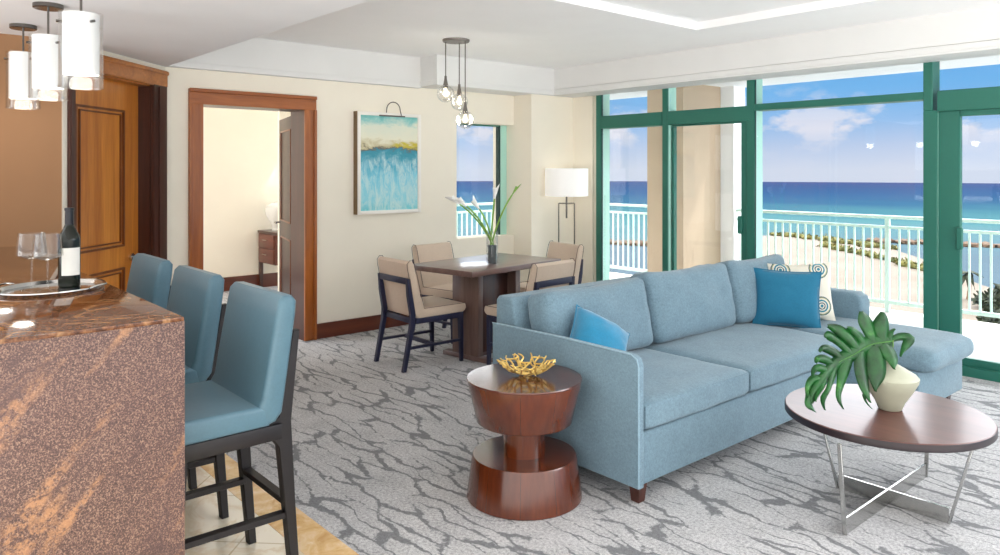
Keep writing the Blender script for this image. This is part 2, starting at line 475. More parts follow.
# painting wall (X = -6.10), doorway Y 2.13..3.01, window niche Y 4.70..5.50
w = MB()
XB = -6.35
w.box((XB, 1.85, 0), (XP, 2.10, ZC)); w.box((XB, 3.04, 0), (XP, 4.70, ZC))
w.box((XB, 2.10, 2.05), (XP, 3.04, ZC))
w.box((XB, 4.70, 0), (XP, 5.50, 0.79)); w.box((XB, 4.70, 1.99), (XP, 5.50, ZC))
struct('wall_left', w, M['cream'])
struct('wall_corner', MB().box((XB - 0.1, 5.49, 0), (-5.82, 6.30, ZC)), M['cream'])
w = MB()
w.box((-5.82, 6.13, 0), (-5.53, 6.30, ZC)); w.box((-5.53, 6.16, 0), (-5.47, 6.30, 2.46))
w.box((-5.90, 6.16, 2.44), (1.0, 6.30, ZC))
struct('wall_window', w, M['cream'])
# diagonal wall with the entry door
def diag(t, e=0.0, z=0.0):          # t along the wall (in x), e depth behind the face
    return Vector((CK[0] + t - e * S2, CK[1] - t - e * S2, z))
def dbox(mb, t0, t1, e0, e1, z0, z1, bev=0.0):
    tmp = bmesh.new(); vs = []
    for z in (z0, z1):
        for (t_, e_) in ((t0, e0), (t1, e0), (t1, e1), (t0, e1)): vs.append(tmp.verts.new(diag(t_, e_, z)))
    for f in ((3, 2, 1, 0), (4, 5, 6, 7), (0, 1, 5, 4), (1, 2, 6, 5), (2, 3, 7, 6), (3, 0, 4, 7)): tmp.faces.new([vs[i] for i in f])
    if bev: bmesh.ops.bevel(tmp, geom=list(tmp.edges), offset=bev, segments=2, affect='EDGES')
    mb.add(tmp)
w = MB(); dbox(w, 0.0, 0.13, 0, 0.22, 0, 2.3); dbox(w, 0.80, 0.866, 0, 0.22, 0, 2.3); dbox(w, 0.13, 0.80, 0, 0.22, 2.14, 2.3)
struct('wall_entry', w, M['cream'])
struct('wall_kitchen', MB().box((-5.40, -2.0, 0), (-5.235, 0.986, 2.3)), M['brown_wall'])

# entry door : frame, slab with raised panel, handle
dr = MB(); dbox(dr, 0.155, 0.80, 0.09, 0.135, 0.0, 2.13, 0.002)
door1 = dr.build('door_1', M['wood_door']); door1['kind'] = 'structure'
g = MB()
for (z0, z1) in ((0.18, 0.80), (0.95, 1.93)):
    for k, (o_, wd) in enumerate(((0.0, 0.016), (0.030, 0.010))):
        a, b, c0, c1 = 0.335 - 0.045 + o_, 0.69 - o_, z0 + o_, z1 - o_
        for q in ((a, a + wd, c0, c1), (b - wd, b, c0, c1), (a, b, c0, c0 + wd), (a, b, c1 - wd, c1)):
            dbox(g, q[0], q[1], 0.078, 0.092, q[2], q[3], 0.003)
g.build('panel_moulding', M['wood_groove'], door1)
hd = MB(); c0 = diag(0.22, 0.09, 0.86); nrm = Vector((S2, S2, 0)); al = Vector((S2, -S2, 0))
hd.tube([c0, c0 + nrm * 0.012], 0.028, 20); hd.tube([c0, c0 + nrm * 0.05, c0 + nrm * 0.055 + al * 0.02, c0 + nrm * 0.055 + al * 0.11], 0.009, 10)
hd.build('door_handle', M['chrome'], door1)
cs = MB()
dbox(cs, 0.015, 0.155, -0.03, 0.0, 0, 2.257, 0.006); dbox(cs, 0.80, 0.835, -0.03, 0.0, 0, 2.257, 0.006)
dbox(cs, 0.140, 0.158, 0.0, 0.09, 0, 2.14)
dbox(cs, 0.05, 0.11, -0.040, -0.03, 0, 2.13, 0.004)
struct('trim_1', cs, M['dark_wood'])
cs = MB(); dbox(cs, 0.015, 0.835, -0.034, 0.0, 2.135, 2.262, 0.006); dbox(cs, 0.015, 0.835, -0.046, -0.034, 2.225, 2.258, 0.006)
dbox(cs, 0.12, 0.81, 0.0, 0.09, 2.125, 2.145)
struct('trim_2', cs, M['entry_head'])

# bedroom doorway casing + jamb + open leaf
cs = MB()
cs.box((XP, 2.022, 0), (XP + 0.025, 2.135, 2.03), 0.005); cs.box((XP, 3.010, 0), (XP + 0.025, 3.120, 2.03), 0.005)
cs.box((XP + 0.02, 2.022, 0), (XP + 0.04, 2.050, 2.03), 0.006); cs.box((XP + 0.02, 3.092, 0), (XP + 0.04, 3.120, 2.03), 0.006)
struct('trim_3', cs, M['casing'])
cs = MB()
cs.box((XP, 2.022, 2.025), (XP + 0.027, 3.120, 2.147), 0.005); cs.box((XP + 0.02, 2.022, 2.118), (XP + 0.042, 3.120, 2.149), 0.006)
struct('trim_4', cs, M['casing_h'])
cs = MB(); cs.box((XB - 0.01, 2.10, 0), (XP, 2.130, 2.03)); cs.box((XB - 0.01, 3.012, 0), (XP, 3.045, 2.03)); cs.box((XB - 0.01, 2.10, 2.025), (XP, 3.045, 2.055))
struct('trim_5', cs, M['dark_wood'])
ang = math.radians(16)
lf = empty('door_2', (-6.37, 3.04, 0), ang * 0 ); lf['kind'] = 'structure'; lf.rotation_euler = (0, 0, -ang)
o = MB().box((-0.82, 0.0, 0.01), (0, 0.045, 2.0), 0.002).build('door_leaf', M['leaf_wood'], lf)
g = MB()
for z0, z1 in ((0.2, 0.85), (1.0, 1.88)):
    for q in ((-0.70, -0.685, z0, z1), (-0.14, -0.125, z0, z1), (-0.70, -0.125, z0, z0 + .015), (-0.70, -0.125, z1 - .015, z1)):
        g.box((q[0], -0.008, q[2]), (q[1], 0.002, q[3]), 0.002)
g.build('panel_moulding', M['wood_groove'], lf)
h = MB(); h.tube([(-0.75, 0, 0.98), (-0.75, -0.05, 0.98), (-0.74, -0.055, 0.98), (-0.64, -0.055, 0.98)], 0.009, 8); h.build('door_handle', M['chrome'], lf)
# bedroom shell
struct('wall_bedroom_back', MB().box((-9.40, 1.0, 0), (-9.26, 4.75, 2.6)), M['cream'])
struct('wall_bedroom_stub', MB().box((-8.05, 3.655, 0), (-8.00, 4.60, 2.42)), M['cream'])
struct('ceiling_bedroom', MB().box((-9.30, 1.6, 2.33), (-6.35, 4.62, 2.5)), M['ceiling'])
struct('baseboard_bedroom', MB().box((-9.26, 1.0, 0), (-9.235, 4.6, 0.17), 0.004), M['baseboard'])

# baseboards
struct('baseboard_left', MB().box((XP, 3.12, 0), (XP + 0.02, 5.50, 0.135), 0.004).box((XP, 1.86, 0), (XP + 0.02, 2.02, 0.135), 0.004), M['baseboard'])
struct('baseboard_corner', MB().box((-5.82, 5.50, 0), (-5.80, 6.12, 0.135), 0.004), M['baseboard'])

# crown / soffit boxes
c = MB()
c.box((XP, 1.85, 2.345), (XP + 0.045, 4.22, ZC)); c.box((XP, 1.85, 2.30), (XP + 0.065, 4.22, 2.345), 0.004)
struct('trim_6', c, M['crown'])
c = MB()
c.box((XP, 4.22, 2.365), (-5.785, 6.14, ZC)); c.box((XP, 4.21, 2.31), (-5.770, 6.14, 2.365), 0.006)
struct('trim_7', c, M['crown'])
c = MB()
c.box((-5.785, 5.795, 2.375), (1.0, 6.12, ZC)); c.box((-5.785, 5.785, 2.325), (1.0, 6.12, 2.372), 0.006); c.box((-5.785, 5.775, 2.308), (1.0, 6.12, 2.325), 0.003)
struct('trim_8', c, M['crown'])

# niche window in the painting wall
wf = empty('window_1', (XB + .13, 5.1, 0.79)); wf['kind'] = 'structure'
o = MB()
o.box((-0.06, -0.40, 0.0), (0.0, -0.36, 1.2)); o.box((-0.06, -0.36, 1.185), (-.001, 0.285, 1.2))
o.build('window_frame', M['teal_frame'], wf, False)
sub(MB().box((-0.06, 0.305, 0.0), (0.0, 0.389, 1.2), 0.002).build('daylight_tint_frame', M['mint'], wf, False), 'right jamb, daylight painted on as pale mint')  # same green frame, its lit face painted pale
MB().box((-0.06, 0.285, 0.0), (-0.01, 0.305, 1.2)).build('gasket', M['teal_dark'], wf, False)
MB().box((-0.05, -0.36, 0), (-0.044, 0.285, 1.185)).build('pane', M['pane'], wf, False)

# main window wall : teal frames
DY0, DY1 = YW, YW + 0.15
zt0, zt1, zt2 = 1.945, 2.032, 2.085
def frame(name, boxes, parent=None, mat='teal_frame'):
    m = MB(); m2 = MB(); any2 = False
    for a, b in boxes:
        if b[1] - a[1] > 0.10 and b[2] - a[2] > 0.5:      # uprights: dark inner cap, outer half paled to carry daylight
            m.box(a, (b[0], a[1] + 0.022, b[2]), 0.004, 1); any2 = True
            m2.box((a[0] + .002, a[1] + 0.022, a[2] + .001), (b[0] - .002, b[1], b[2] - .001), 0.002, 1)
        else: m.box(a, b, 0.004, 1)
    o = m.build(name, M[mat], parent, True)
    if any2: sub(m2.build('daylight_tint_frame', M['mint'], parent, True), 'outer half of the frame, daylight painted on as pale mint')
    return o
X1, X2, X3, X4, X5, X6 = -5.47, -4.592, -3.715, -2.185, -0.55, 1.0
def pane_(par, x0, x1, z0, z1, y=YW + 0.10):
    MB().box((x0, y, z0), (x1, y + 0.008, z1)).build('pane', M['pane'], par, False)
w2 = empty('window_2', (X1, YW, 0)); w2['kind'] = 'structure'
def L(x, y, z): return (x - X1, y - YW, z)
def fr(name, bl, par, off, mat='teal_frame'):
    return frame(name, [((a[0] - off, a[1] - YW, a[2]), (b[0] - off, b[1] - YW, b[2])) for a, b in bl], par, mat)
# left fixed light
fr('window_frame', [((X1, DY0, 0), (X1 + 0.07, DY1, 2.44)), ((X2, DY0, 0), (X2 + 0.065, DY1, 2.44)),
                    ((X1 + .07, DY0, 0), (X2, DY1, 0.08)), ((X1 + .07, DY0 + .01, 2.38), (X2, DY1, 2.44)), ((X1 + .07, DY0 - .005, zt0), (X2, DY1, zt2 - 0.005))], w2, X1)
fr('gasket', [((X1 + 0.07, DY0 + .01, 0.08), (X1 + 0.076, DY0 + .03, 2.38)), ((X2 - .006, DY0 + .01, 0.08), (X2, DY0 + .03, 2.38))], w2, X1, 'teal_dark')
for z0, z1 in ((0.08, zt0), (zt2, 2.38)):
    MB().box((0.07, 0.02, z0), (X2 - X1, 0.026, z1)).build('pane', M['pane'], w2, False)
# door (second bay)
d3 = empty('door_3', (X2, YW, 0)); d3['kind'] = 'structure'
fr('door_frame', [((X2 + .065, DY0, 0), (X3 + 0.13, DY1, 0.05)), ((X3 + .055, DY0, 0), (X3 + 0.13, DY1, 2.44)), ((X2 + .066, DY0 - .005, zt0), (X3 + .115, DY1 - .03, zt2 - 0.005)), ((X2 + .066, DY0 + .01, 2.38), (X3 + .115, DY1, 2.44))], d3, X2)
fr('door_panel', [((X3 - 0.01, DY0 + .015, 0.05), (X3 + 0.055, DY0 + .065, zt0)), ((X2 + .065, DY0 + .06, 0.05), (X2 + .10, DY0 + .11, zt0)), ((X2 + .09, DY0 + .03, 0.05), (X3, DY0 + .07, 0.14)), ((X2 + .09, DY0 + .03, zt0 - .015), (X3, DY0 + .07, zt0))], d3, X2)
fr('door_handle', [((X3 - 0.035, DY0 - .005, 0.92), (X3 + .01, DY0 + .03, 1.08))], d3, X2, 'teal_frame')
for z0, z1 in ((0.10, zt0), (zt2, 2.38)):
    MB().box((0.065, 0.05, z0), (X3 - X2 + .06, 0.058, z1)).build('pane', M['pane'], d3, False)
# big fixed light
w3 = empty('window_3', (X3, YW, 0)); w3['kind'] = 'structure'
fr('window_frame', [((X4, DY0, 0), (X4 + 0.095, DY1, zt0)), ((X4, DY0, zt0), (X4 + 0.065, DY1, 2.44)), ((X3 + .13, DY0, zt1), (X4, DY1, zt2 + 0.005)),
                    ((X3 + .13, DY0, 0), (X4, DY1, 0.09)), ((X3 + .13, DY0 + .01, 2.38), (X4, DY1, 2.44))], w3, X3)
for z0, z1 in ((0.09, zt1), (zt2 + .005, 2.38)):
    MB().box((0.13, 0.02, z0), (X4 - X3, 0.026, z1)).build('pane', M['pane'], w3, False)
fr('gasket', [((X3 + .13, DY0 + .01, 0.09), (X3 + .136, DY0 + .03, 2.38))], w3, X3, 'teal_dark')
# right sliding door
d4 = empty('door_4', (X4, YW, 0)); d4['kind'] = 'structure'
fr('door_frame', [((X4 + .095, DY0, zt0 - .01), (X5, DY1, zt2 + .005)), ((X4 + .065, DY0 + .01, 2.38), (X5, DY1, 2.44)),
                  ((X4 + .095, DY0, 0), (X5, DY0 + .02, 0.075)), ((X4 + .095, DY0 + .05, 0), (X5, DY1, 0.06)), ((X5 - .07, DY0, 0), (X5, DY1, 2.44))], d4, X4)
fr('door_panel', [((X4 + .095, DY0 + .03, 0.05), (X4 + 0.24, DY0 + .08, zt0)), ((X5 - .17, DY0 + .03, 0.05), (X5 - 0.07, DY0 + .08, zt0)),
                  ((X4 + .24, DY0 + .03, 0.05), (X5 - .17, DY0 + .08, 0.13)), ((X4 + .24, DY0 + .03, zt0 - .05), (X5 - .17, DY0 + .08, zt0))], d4, X4)
fr('door_handle', [((X4 + .225, DY0 - .005, 0.92), (X4 + .262, DY0 + .03, 1.08))], d4, X4)
for z0, z1 in ((0.12, zt0), (zt2, 2.38)):
    MB().box((0.1, 0.055, z0), (X5 - X4 - .07, 0.063, z1)).build('pane', M['pane'], d4, False)
# one more bay past the frame edge
w4 = empty('window_4', (X5, YW, 0)); w4['kind'] = 'structure'
fr('window_frame', [((X5, DY0, zt1), (X6, DY1, zt2)), ((X6 - .07, DY0, 0), (X6, DY1, 2.44)), ((X5, DY0, 0), (X6, DY1, 0.09)), ((X5, DY0, 2.38), (X6, DY1, 2.44))], w4, X5)
MB().box((0, 0.10, 0.09), (X6 - X5 - .07, 0.108, 2.38)).build('pane', M['pane'], w4, False)

# ---------------------------------------------------------------- balcony
struct('floor_balcony', MB().box((-8.8, 6.28, -0.22), (1.2, 8.62, -0.03)).box((-8.8, 4.75, -0.22), (-6.46, 6.28, -0.03)), M['balcony_tile'])
struct('ceiling_balcony', MB().box((-8.8, 6.30, 2.56), (1.2, 8.70, 2.80)).box((-8.8, 4.70, 2.56), (-6.46, 6.30, 2.80)), M['balcony_white'])
struct('wall_balcony_pier', MB().box((-5.93, 7.60, -0.03), (-5.39, 8.40, 2.56)), M['tan_plaster'])
struct('wall_balcony_post', MB().box((-5.93, 8.40, -0.03), (-5.20, 8.66, 2.56)), M['balcony_white'])

def railing(label, p0, p1, posts, group=None, y=0):
    p0 = Vector((*p0, -0.03)); p1 = Vector((*p1, -0.03)); ln = (p1 - p0).length
    r = empty('balcony_railing', p0, math.atan2(p1.y - p0.y, p1.x - p0.x))
    tag(r, label, 'railing', group)
    MB().box((0, -0.03, 1.005), (ln, 0.03, 1.04), 0.008).build('top_rail', M['rail'], r)
    MB().box((0, -0.015, 0.90), (ln, 0.015, 0.93), 0.003).build('middle_rail', M['rail'], r)
    MB().box((0, -0.02, 0.09), (ln, 0.02, 0.13), 0.003).build('bottom_rail', M['rail'], r)
    n = int(ln / 0.0945)
    for i in range(n):
        x = 0.05 + i * 0.0945
        if any(abs(x - q) < 0.05 for q in posts): continue
        MB().box((x - .009, -0.009, 0.13), (x + .009, 0.009, 0.90)).build('baluster', M['rail'], r, False)
    for q in posts:
        MB().box((q - .022, -0.022, 0.0), (q + .022, 0.022, 1.005), 0.003).build('post', M['rail'], r)
railing('pale mint metal railing along the balcony outside the large window', (-5.19, 8.45), (1.0, 8.45), (1.82, 3.7, 5.6))
railing('short pale railing stretch left of the tan pier, behind the narrow left window', (-8.59, 8.45), (-5.94, 8.45), (0.9,))
railing('pale railing at the balcony end, seen through the small niche window', (-8.62, 4.8), (-8.62, 8.44), (0.9, 2.7))

# ---------------------------------------------------------------- sea, beach
GZ = -20.0
def od(c, k=0.155): return tuple(x * k for x in lin(c)[:3]) + (1,)   # dark real-world reflectance, lit by the open sky and the sun
t = NT('sea_water')
g = t.n('ShaderNodeNewGeometry'); sx = t.n('ShaderNodeSeparateXYZ'); t.l(g.outputs['Position'], sx.inputs[0])
dist = t.math('ADD', t.math('MULTIPLY', sx.outputs[0], -0.55), t.math('MULTIPLY', sx.outputs[1], 0.835))
wv = t.noise(t.coords((0.004, 0.02, 1), kind='World'), 1.0, 4, 0.6)
f = t.math('ADD', t.math('DIVIDE', dist, 1400.0), t.math('MULTIPLY', t.math('SUBTRACT', wv, 0.5), 0.16))
c = t.ramp(f, [(0.15, od((150, 180, 200))), (0.20, od((140, 196, 208))), (0.245, od((122, 194, 204))), (0.30, od((96, 172, 190))), (0.38, od((62, 130, 176))), (0.52, od((44, 106, 168))), (0.75, od((50, 92, 158))), (1.0, od((74, 92, 158)))])
rip = t.noise(t.coords((0.05, 0.35, 1), kind='World'), 1.0, 4, 0.65)
c = t.mix(t.math('MULTIPLY', rip, 0.2), c, od((190, 214, 226)))
M['sea'] = t.set(c, 0.9, Specular_IOR_Level=0.0)
me = MB()
# water sheet reaching the horizon
cxy = [(-2600, -300), (-1500, 1500), (-900, 2400), (0, 2400), (900, 1800), (900, 60), (-400, 60)]
R_ = 1465
pts = [(R_ * math.cos(math.radians(a)), R_ * math.sin(math.radians(a))) for a in range(20, 200, 3)]
me.prism(pts + [(-150, 30), (150, 30)], GZ - 1.2, GZ - 0.25, 'xy')
tag(me.build('sea', M['sea'], None, False), 'blue and turquoise sea stretching to the horizon', 'sea', kind='stuff')
# sand
sand = [(-138, 206), (-134, 222), (-122, 233), (-105, 224), (-84, 214), (-70, 196), (-58, 176), (-47, 160), (-38, 150), (-22, 142), (20, 150), (20, 60), (-42, 60)]
t = NT('beach_sand'); v = t.coords((0.02, 0.02, 0.02), kind='World')
c = t.ramp(t.noise(v, 3, 6, 0.65), [(0.35, od((226, 202, 170), .12)), (0.6, od((250, 232, 206), .12))])
M['sand'] = t.set(c, 0.95)
s = MB().prism(sand, GZ - 1.0, GZ, 'xy')
tag(s.build('beach', M['sand'], None, False), 'pale sandy beach curving behind the balcony railing', 'beach', kind='stuff')
# rock breakwaters
t = NT('breakwater_rock'); c = t.ramp(t.noise(t.coords(kind='World'), 0.6, 5, 0.7), [(0.3, od((128, 92, 66), .2)), (0.5, od((178, 138, 104), .2)), (0.7, od((216, 182, 146), .2))])
M['rock'] = t.set(c, 0.9)
def breakwater(p0, p1, w, label, group=None, seed=0):
    rnd = random.Random(seed); m = MB(); p0 = Vector((*p0, 0)); p1 = Vector((*p1, 0)); n = int((p1 - p0).length / 2.2)
    side = Vector((-(p1 - p0).y, (p1 - p0).x, 0)).normalized()
    for i in range(n):
        for k in range(3):
            c0 = p0.lerp(p1, (i + rnd.random()) / n) + side * rnd.uniform(-w, w) * 0.5
            tmp = bmesh.new(); bmesh.ops.create_icosphere(tmp, subdivisions=1, radius=1)
            sc = Vector((rnd.uniform(1.4, 2.4), rnd.uniform(1.2, 2.0), rnd.uniform(0.6, 1.2)))
            for v_ in tmp.verts: v_.co = Vector((v_.co.x * sc.x, v_.co.y * sc.y, v_.co.z * sc.z)) * rnd.uniform(0.85, 1.1) + Vector((c0.x, c0.y, GZ - 0.1 + rnd.uniform(0, .5)))
            m.add(tmp)
    o = m.build('rock_breakwater', M['rock'], None, False); tag(o, label, 'breakwater', group)
breakwater((-98, 233), (-25, 258), 4, 'low brown rock breakwater in the water behind the large window, right of the dunes', seed=1)
breakwater((-165, 160), (-112, 186), 6, 'low brown rock breakwater seen through the narrow left window', seed=2)
# dune shrubs
def leafy(name, centers, mat, label, cat, group, dens=60, lsz=0.32, seed=0):
    rnd = random.Random(seed); m = MB(); bm = m.bm
    for (cx_, cy_, cz_, rx, ry, rz) in centers:
        for i in range(dens):
            a = rnd.uniform(0, 2 * PI); b = math.acos(rnd.uniform(-0.3, 1)); k = rnd.uniform(0.6, 1.0)
            p = Vector((cx_ + rx * k * math.sin(b) * math.cos(a), cy_ + ry * k * math.sin(b) * math.sin(a), cz_ + rz * k * math.cos(b)))
            u = Vector((rnd.uniform(-1, 1), rnd.uniform(-1, 1), rnd.uniform(-.6, 1))).normalized(); w_ = u.orthogonal().normalized() * lsz * 0.5
            q = p + u * lsz * 1.6
            vs = [bm.verts.new(x) for x in (p - w_, p + w_, q + w_ * .4, q - w_ * .4)]; bm.faces.new(vs)
        tmp = bmesh.new(); bmesh.ops.create_icosphere(tmp, subdivisions=2, radius=1)
        for v_ in tmp.verts: v_.co = Vector((cx_ + v_.co.x * rx * .8, cy_ + v_.co.y * ry * .8, cz_ + v_.co.z * rz * .8)) * 1.0 + Vector((0, 0, noise.noise(v_.co * 3) * .2))
        m.add(tmp)
    o = m.build(name, mat, None, False)
    tag(o, label, cat, group); return o
t = NT('dune_shrub_leaves'); M['shrub'] = t.set(t.ramp(t.noise(t.coords(kind='World'), 0.8, 3), [(0.35, od((110, 120, 44), .3)), (0.6, od((166, 158, 66), .3)), (0.75, od((200, 180, 96), .3))]), 0.9)
t = NT('dark_tropical_leaves'); M['palm'] = t.set(t.ramp(t.noise(t.coords(kind='World'), 1.2, 3), [(0.35, od((36, 56, 28), .3)), (0.6, od((76, 92, 44), .3))]), 0.8)
M['trunk'] = m_plain('palm_trunk', (120, 96, 70), 0.9)
rs = random.Random(5)
row1 = [((-127 + 42 * k / 9.0) + rs.uniform(-1, 1), 229 - 16 * (k / 9.0) ** 1.5 + rs.uniform(-1, 1)) for k in range(10)]
row2 = [(-99 + 38 * k / 13.0 + rs.uniform(-.6, .6), 207 - 33 * (k / 13.0) + rs.uniform(-.8, .8)) for k in range(14)]
for x, y in row1:
    s_ = rs.uniform(1.5, 2.6); leafy('dune_shrub', [(x, y, GZ + .3, s_ * 1.3, s_ * 1.3, s_ * .62), (x + s_, y + .6, GZ + .2, s_ * .8, s_ * .8, s_ * .5)], M['shrub'], 'yellow green shrub in the row on the far edge of the beach', 'shrub', 'shrubs on the far edge of the beach', 50, 0.4, int(x * 7))
for x, y in row2:
    s_ = rs.uniform(0.9, 2.0); leafy('dune_shrub', [(x, y, GZ + .3, s_ * 1.3, s_ * 1.2, s_ * .7)], M['shrub'], 'low shrub in the diagonal row across the beach sand', 'shrub', 'shrubs in the diagonal row on the sand', 50, 0.4, int(x * 9))
# palm beyond the right pane
def palm(x, y, h, label, seed):
    rnd = random.Random(seed); r = empty('palm_tree', (x, y, GZ)); tag(r, label, 'palm tree')
    MB().tube([(0, 0, 0), (0.2, 0, h * .5), (0.1, 0.1, h)], [0.35, 0.25, 0.2], 8).build('trunk', M['trunk'], r)
    m = MB()
    for k in range(22):
        a = rnd.uniform(0, 2 * PI); el = rnd.uniform(-.5, 1.1); ln = rnd.uniform(1.8, 2.5); prev = None
        for j in range(8):
            s_ = j / 7; px = ln * s_ * math.cos(el * (1 - s_ * .8)); pz = ln * (s_ * math.sin(el) - s_ * s_ * .9)
            c_ = Vector((px * math.cos(a), px * math.sin(a), h + pz)); sd = Vector((-math.sin(a), math.cos(a), 0)) * (0.32 * math.sin(PI * min(1, s_ + .12)) + .03)
            cur = (m.bm.verts.new(c_ - sd - Vector((0, 0, .12))), m.bm.verts.new(c_), m.bm.verts.new(c_ + sd - Vector((0, 0, .12))))
            if prev: m.bm.faces.new((prev[0], prev[1], cur[1], cur[0])); m.bm.faces.new((prev[1], prev[2], cur[2], cur[1]))
            prev = cur
    m.build('fronds', M['palm'], r, False)
palm(-43.2, 140.5, 4.3, 'dark palm tree on the sand, standing beyond the right sliding door', 3)
leafy('tropical_bush', [(-36.0, 133, GZ + 1.6, 2.6, 2.4, 2.4), (-38.4, 134, GZ + .9, 1.8, 1.8, 1.5)], M['palm'], 'dark leafy bush at the right edge, right of the palm tree', 'bush', None, 260, 0.5, 4)
leafy('tropical_bush', [(-32.5, 118, GZ + 1.0, 2.4, 2.2, 1.6)], M['palm'], 'dark green bush lowest at the right edge beyond the railing', 'bush', None, 260, 0.5, 8)

# ================================================================ FURNITURE
# ---- kitchen counter
k = empty('kitchen_counter', (-3.8, 0.3, 0)); tag(k, 'brown granite bar counter with a waterfall end panel at the left foreground', 'counter')
def kx(a, b): return ((a[0] + 3.8, a[1] - 0.3, a[2]), (b[0] + 3.8, b[1] - 0.3, b[2]))
CX, CY, CZ = -2.37, 0.775, 1.05
MB().box(*kx((-5.22, -0.45, CZ - 0.03), (CX, CY, CZ)), 0.003).build('countertop', M['granite_top'], k)
MB().box(*kx((CX - 0.05, -0.45, 0.0), (CX + 0.002, CY + 0.001, CZ - 0.012)), 0.002).build('end_panel', M['granite_face'], k)
MB().box(*kx((-5.22, -0.35, 0.0), (CX - 0.05, 0.42, CZ - 0.03))).build('base', M['dark_wood'], k)

# ---- tray, bottle, glasses
CV = Vector((0.6551, 0.7555, 0))
tr = empty('serving_tray', (-3.225, 0.570, CZ), math.atan2(0.7555, 0.6551)); tag(tr, 'round silver tray with raised rim on the granite counter', 'tray')
MB().lathe([(0.001, 0.002), (0.160, 0.002), (0.168, 0.015), (0.177, 0.017), (0.178, 0.013), (0.170, 0.0), (0.001, 0.0)], seg=64, sy=1.12, cap=False).build('tray_body', M['chrome'], tr)
for sgn in (1, -1):
    hm = MB(); hm.tube([(sgn * 0.172, -0.05, 0.015), (sgn * 0.188, -0.03, 0.021), (sgn * 0.19, 0.03, 0.021), (sgn * 0.172, 0.05, 0.015)], 0.004, 8)
    hm.build('handle', M['chrome'], tr)
bt = empty('wine_bottle', (-3.275, 0.640, CZ + 0.002)); tag(bt, 'dark green wine bottle with a white label on the silver tray', 'bottle')
MB().lathe([(0.034, 0), (0.038, 0.004), (0.0385, 0.17), (0.036, 0.195), (0.020, 0.225), (0.0145, 0.24), (0.0142, 0.290), (0.016, 0.292), (0.016, 0.300), (0.014, 0.302)]).build('bottle_body', M['bottle'], bt)
MB().lathe([(0.0152, 0.236), (0.0150, 0.291), (0.0168, 0.292), (0.0168, 0.302), (0.001, 0.303)]).build('foil', M['foil'], bt)
lb = MB(); n_ = 20
rows = []
for z in (0.045, 0.15):
    rows.append([lb.bm.verts.new((0.0391 * math.cos(a), 0.0391 * math.sin(a), z)) for a in [math.radians(-52 + 105 * i / n_) for i in range(n_ + 1)]])
for i in range(n_): lb.bm.faces.new((rows[0][i], rows[0][i + 1], rows[1][i + 1], rows[1][i]))
lb.build('label', M['paper'], bt)
def glass(loc, label):
    g_ = empty('wine_glass', loc); tag(g_, label, 'glass')
    MB().lathe([(0.040, 0.0), (0.039, 0.002), (0.008, 0.006), (0.0035, 0.02), (0.0032, 0.105), (0.005, 0.112)], seg=32).build('foot', M['clear'], g_)
    MB().lathe([(0.004, 0.112), (0.030, 0.116), (0.052, 0.130), (0.051, 0.150), (0.045, 0.212), (0.044, 0.212), (0.050, 0.150), (0.050, 0.131), (0.030, 0.118), (0.001, 0.113)], seg=40, cap=False).build('bowl', M['clear'], g_)
glass((-3.275, 0.515, CZ + 0.002), 'empty stemmed wine glass at the left, farther from the bottle')
glass((-3.205, 0.555, CZ + 0.002), 'empty stemmed wine glass standing right in front of the bottle')
cp = MB().lathe([(0.026, 0.0), (0.034, 0.05), (0.037, 0.062), (0.033, 0.062), (0.022, 0.004)], seg=28, cap=False).build('small_tumbler', M['clear'])

bpy.data.objects.remove(cp)

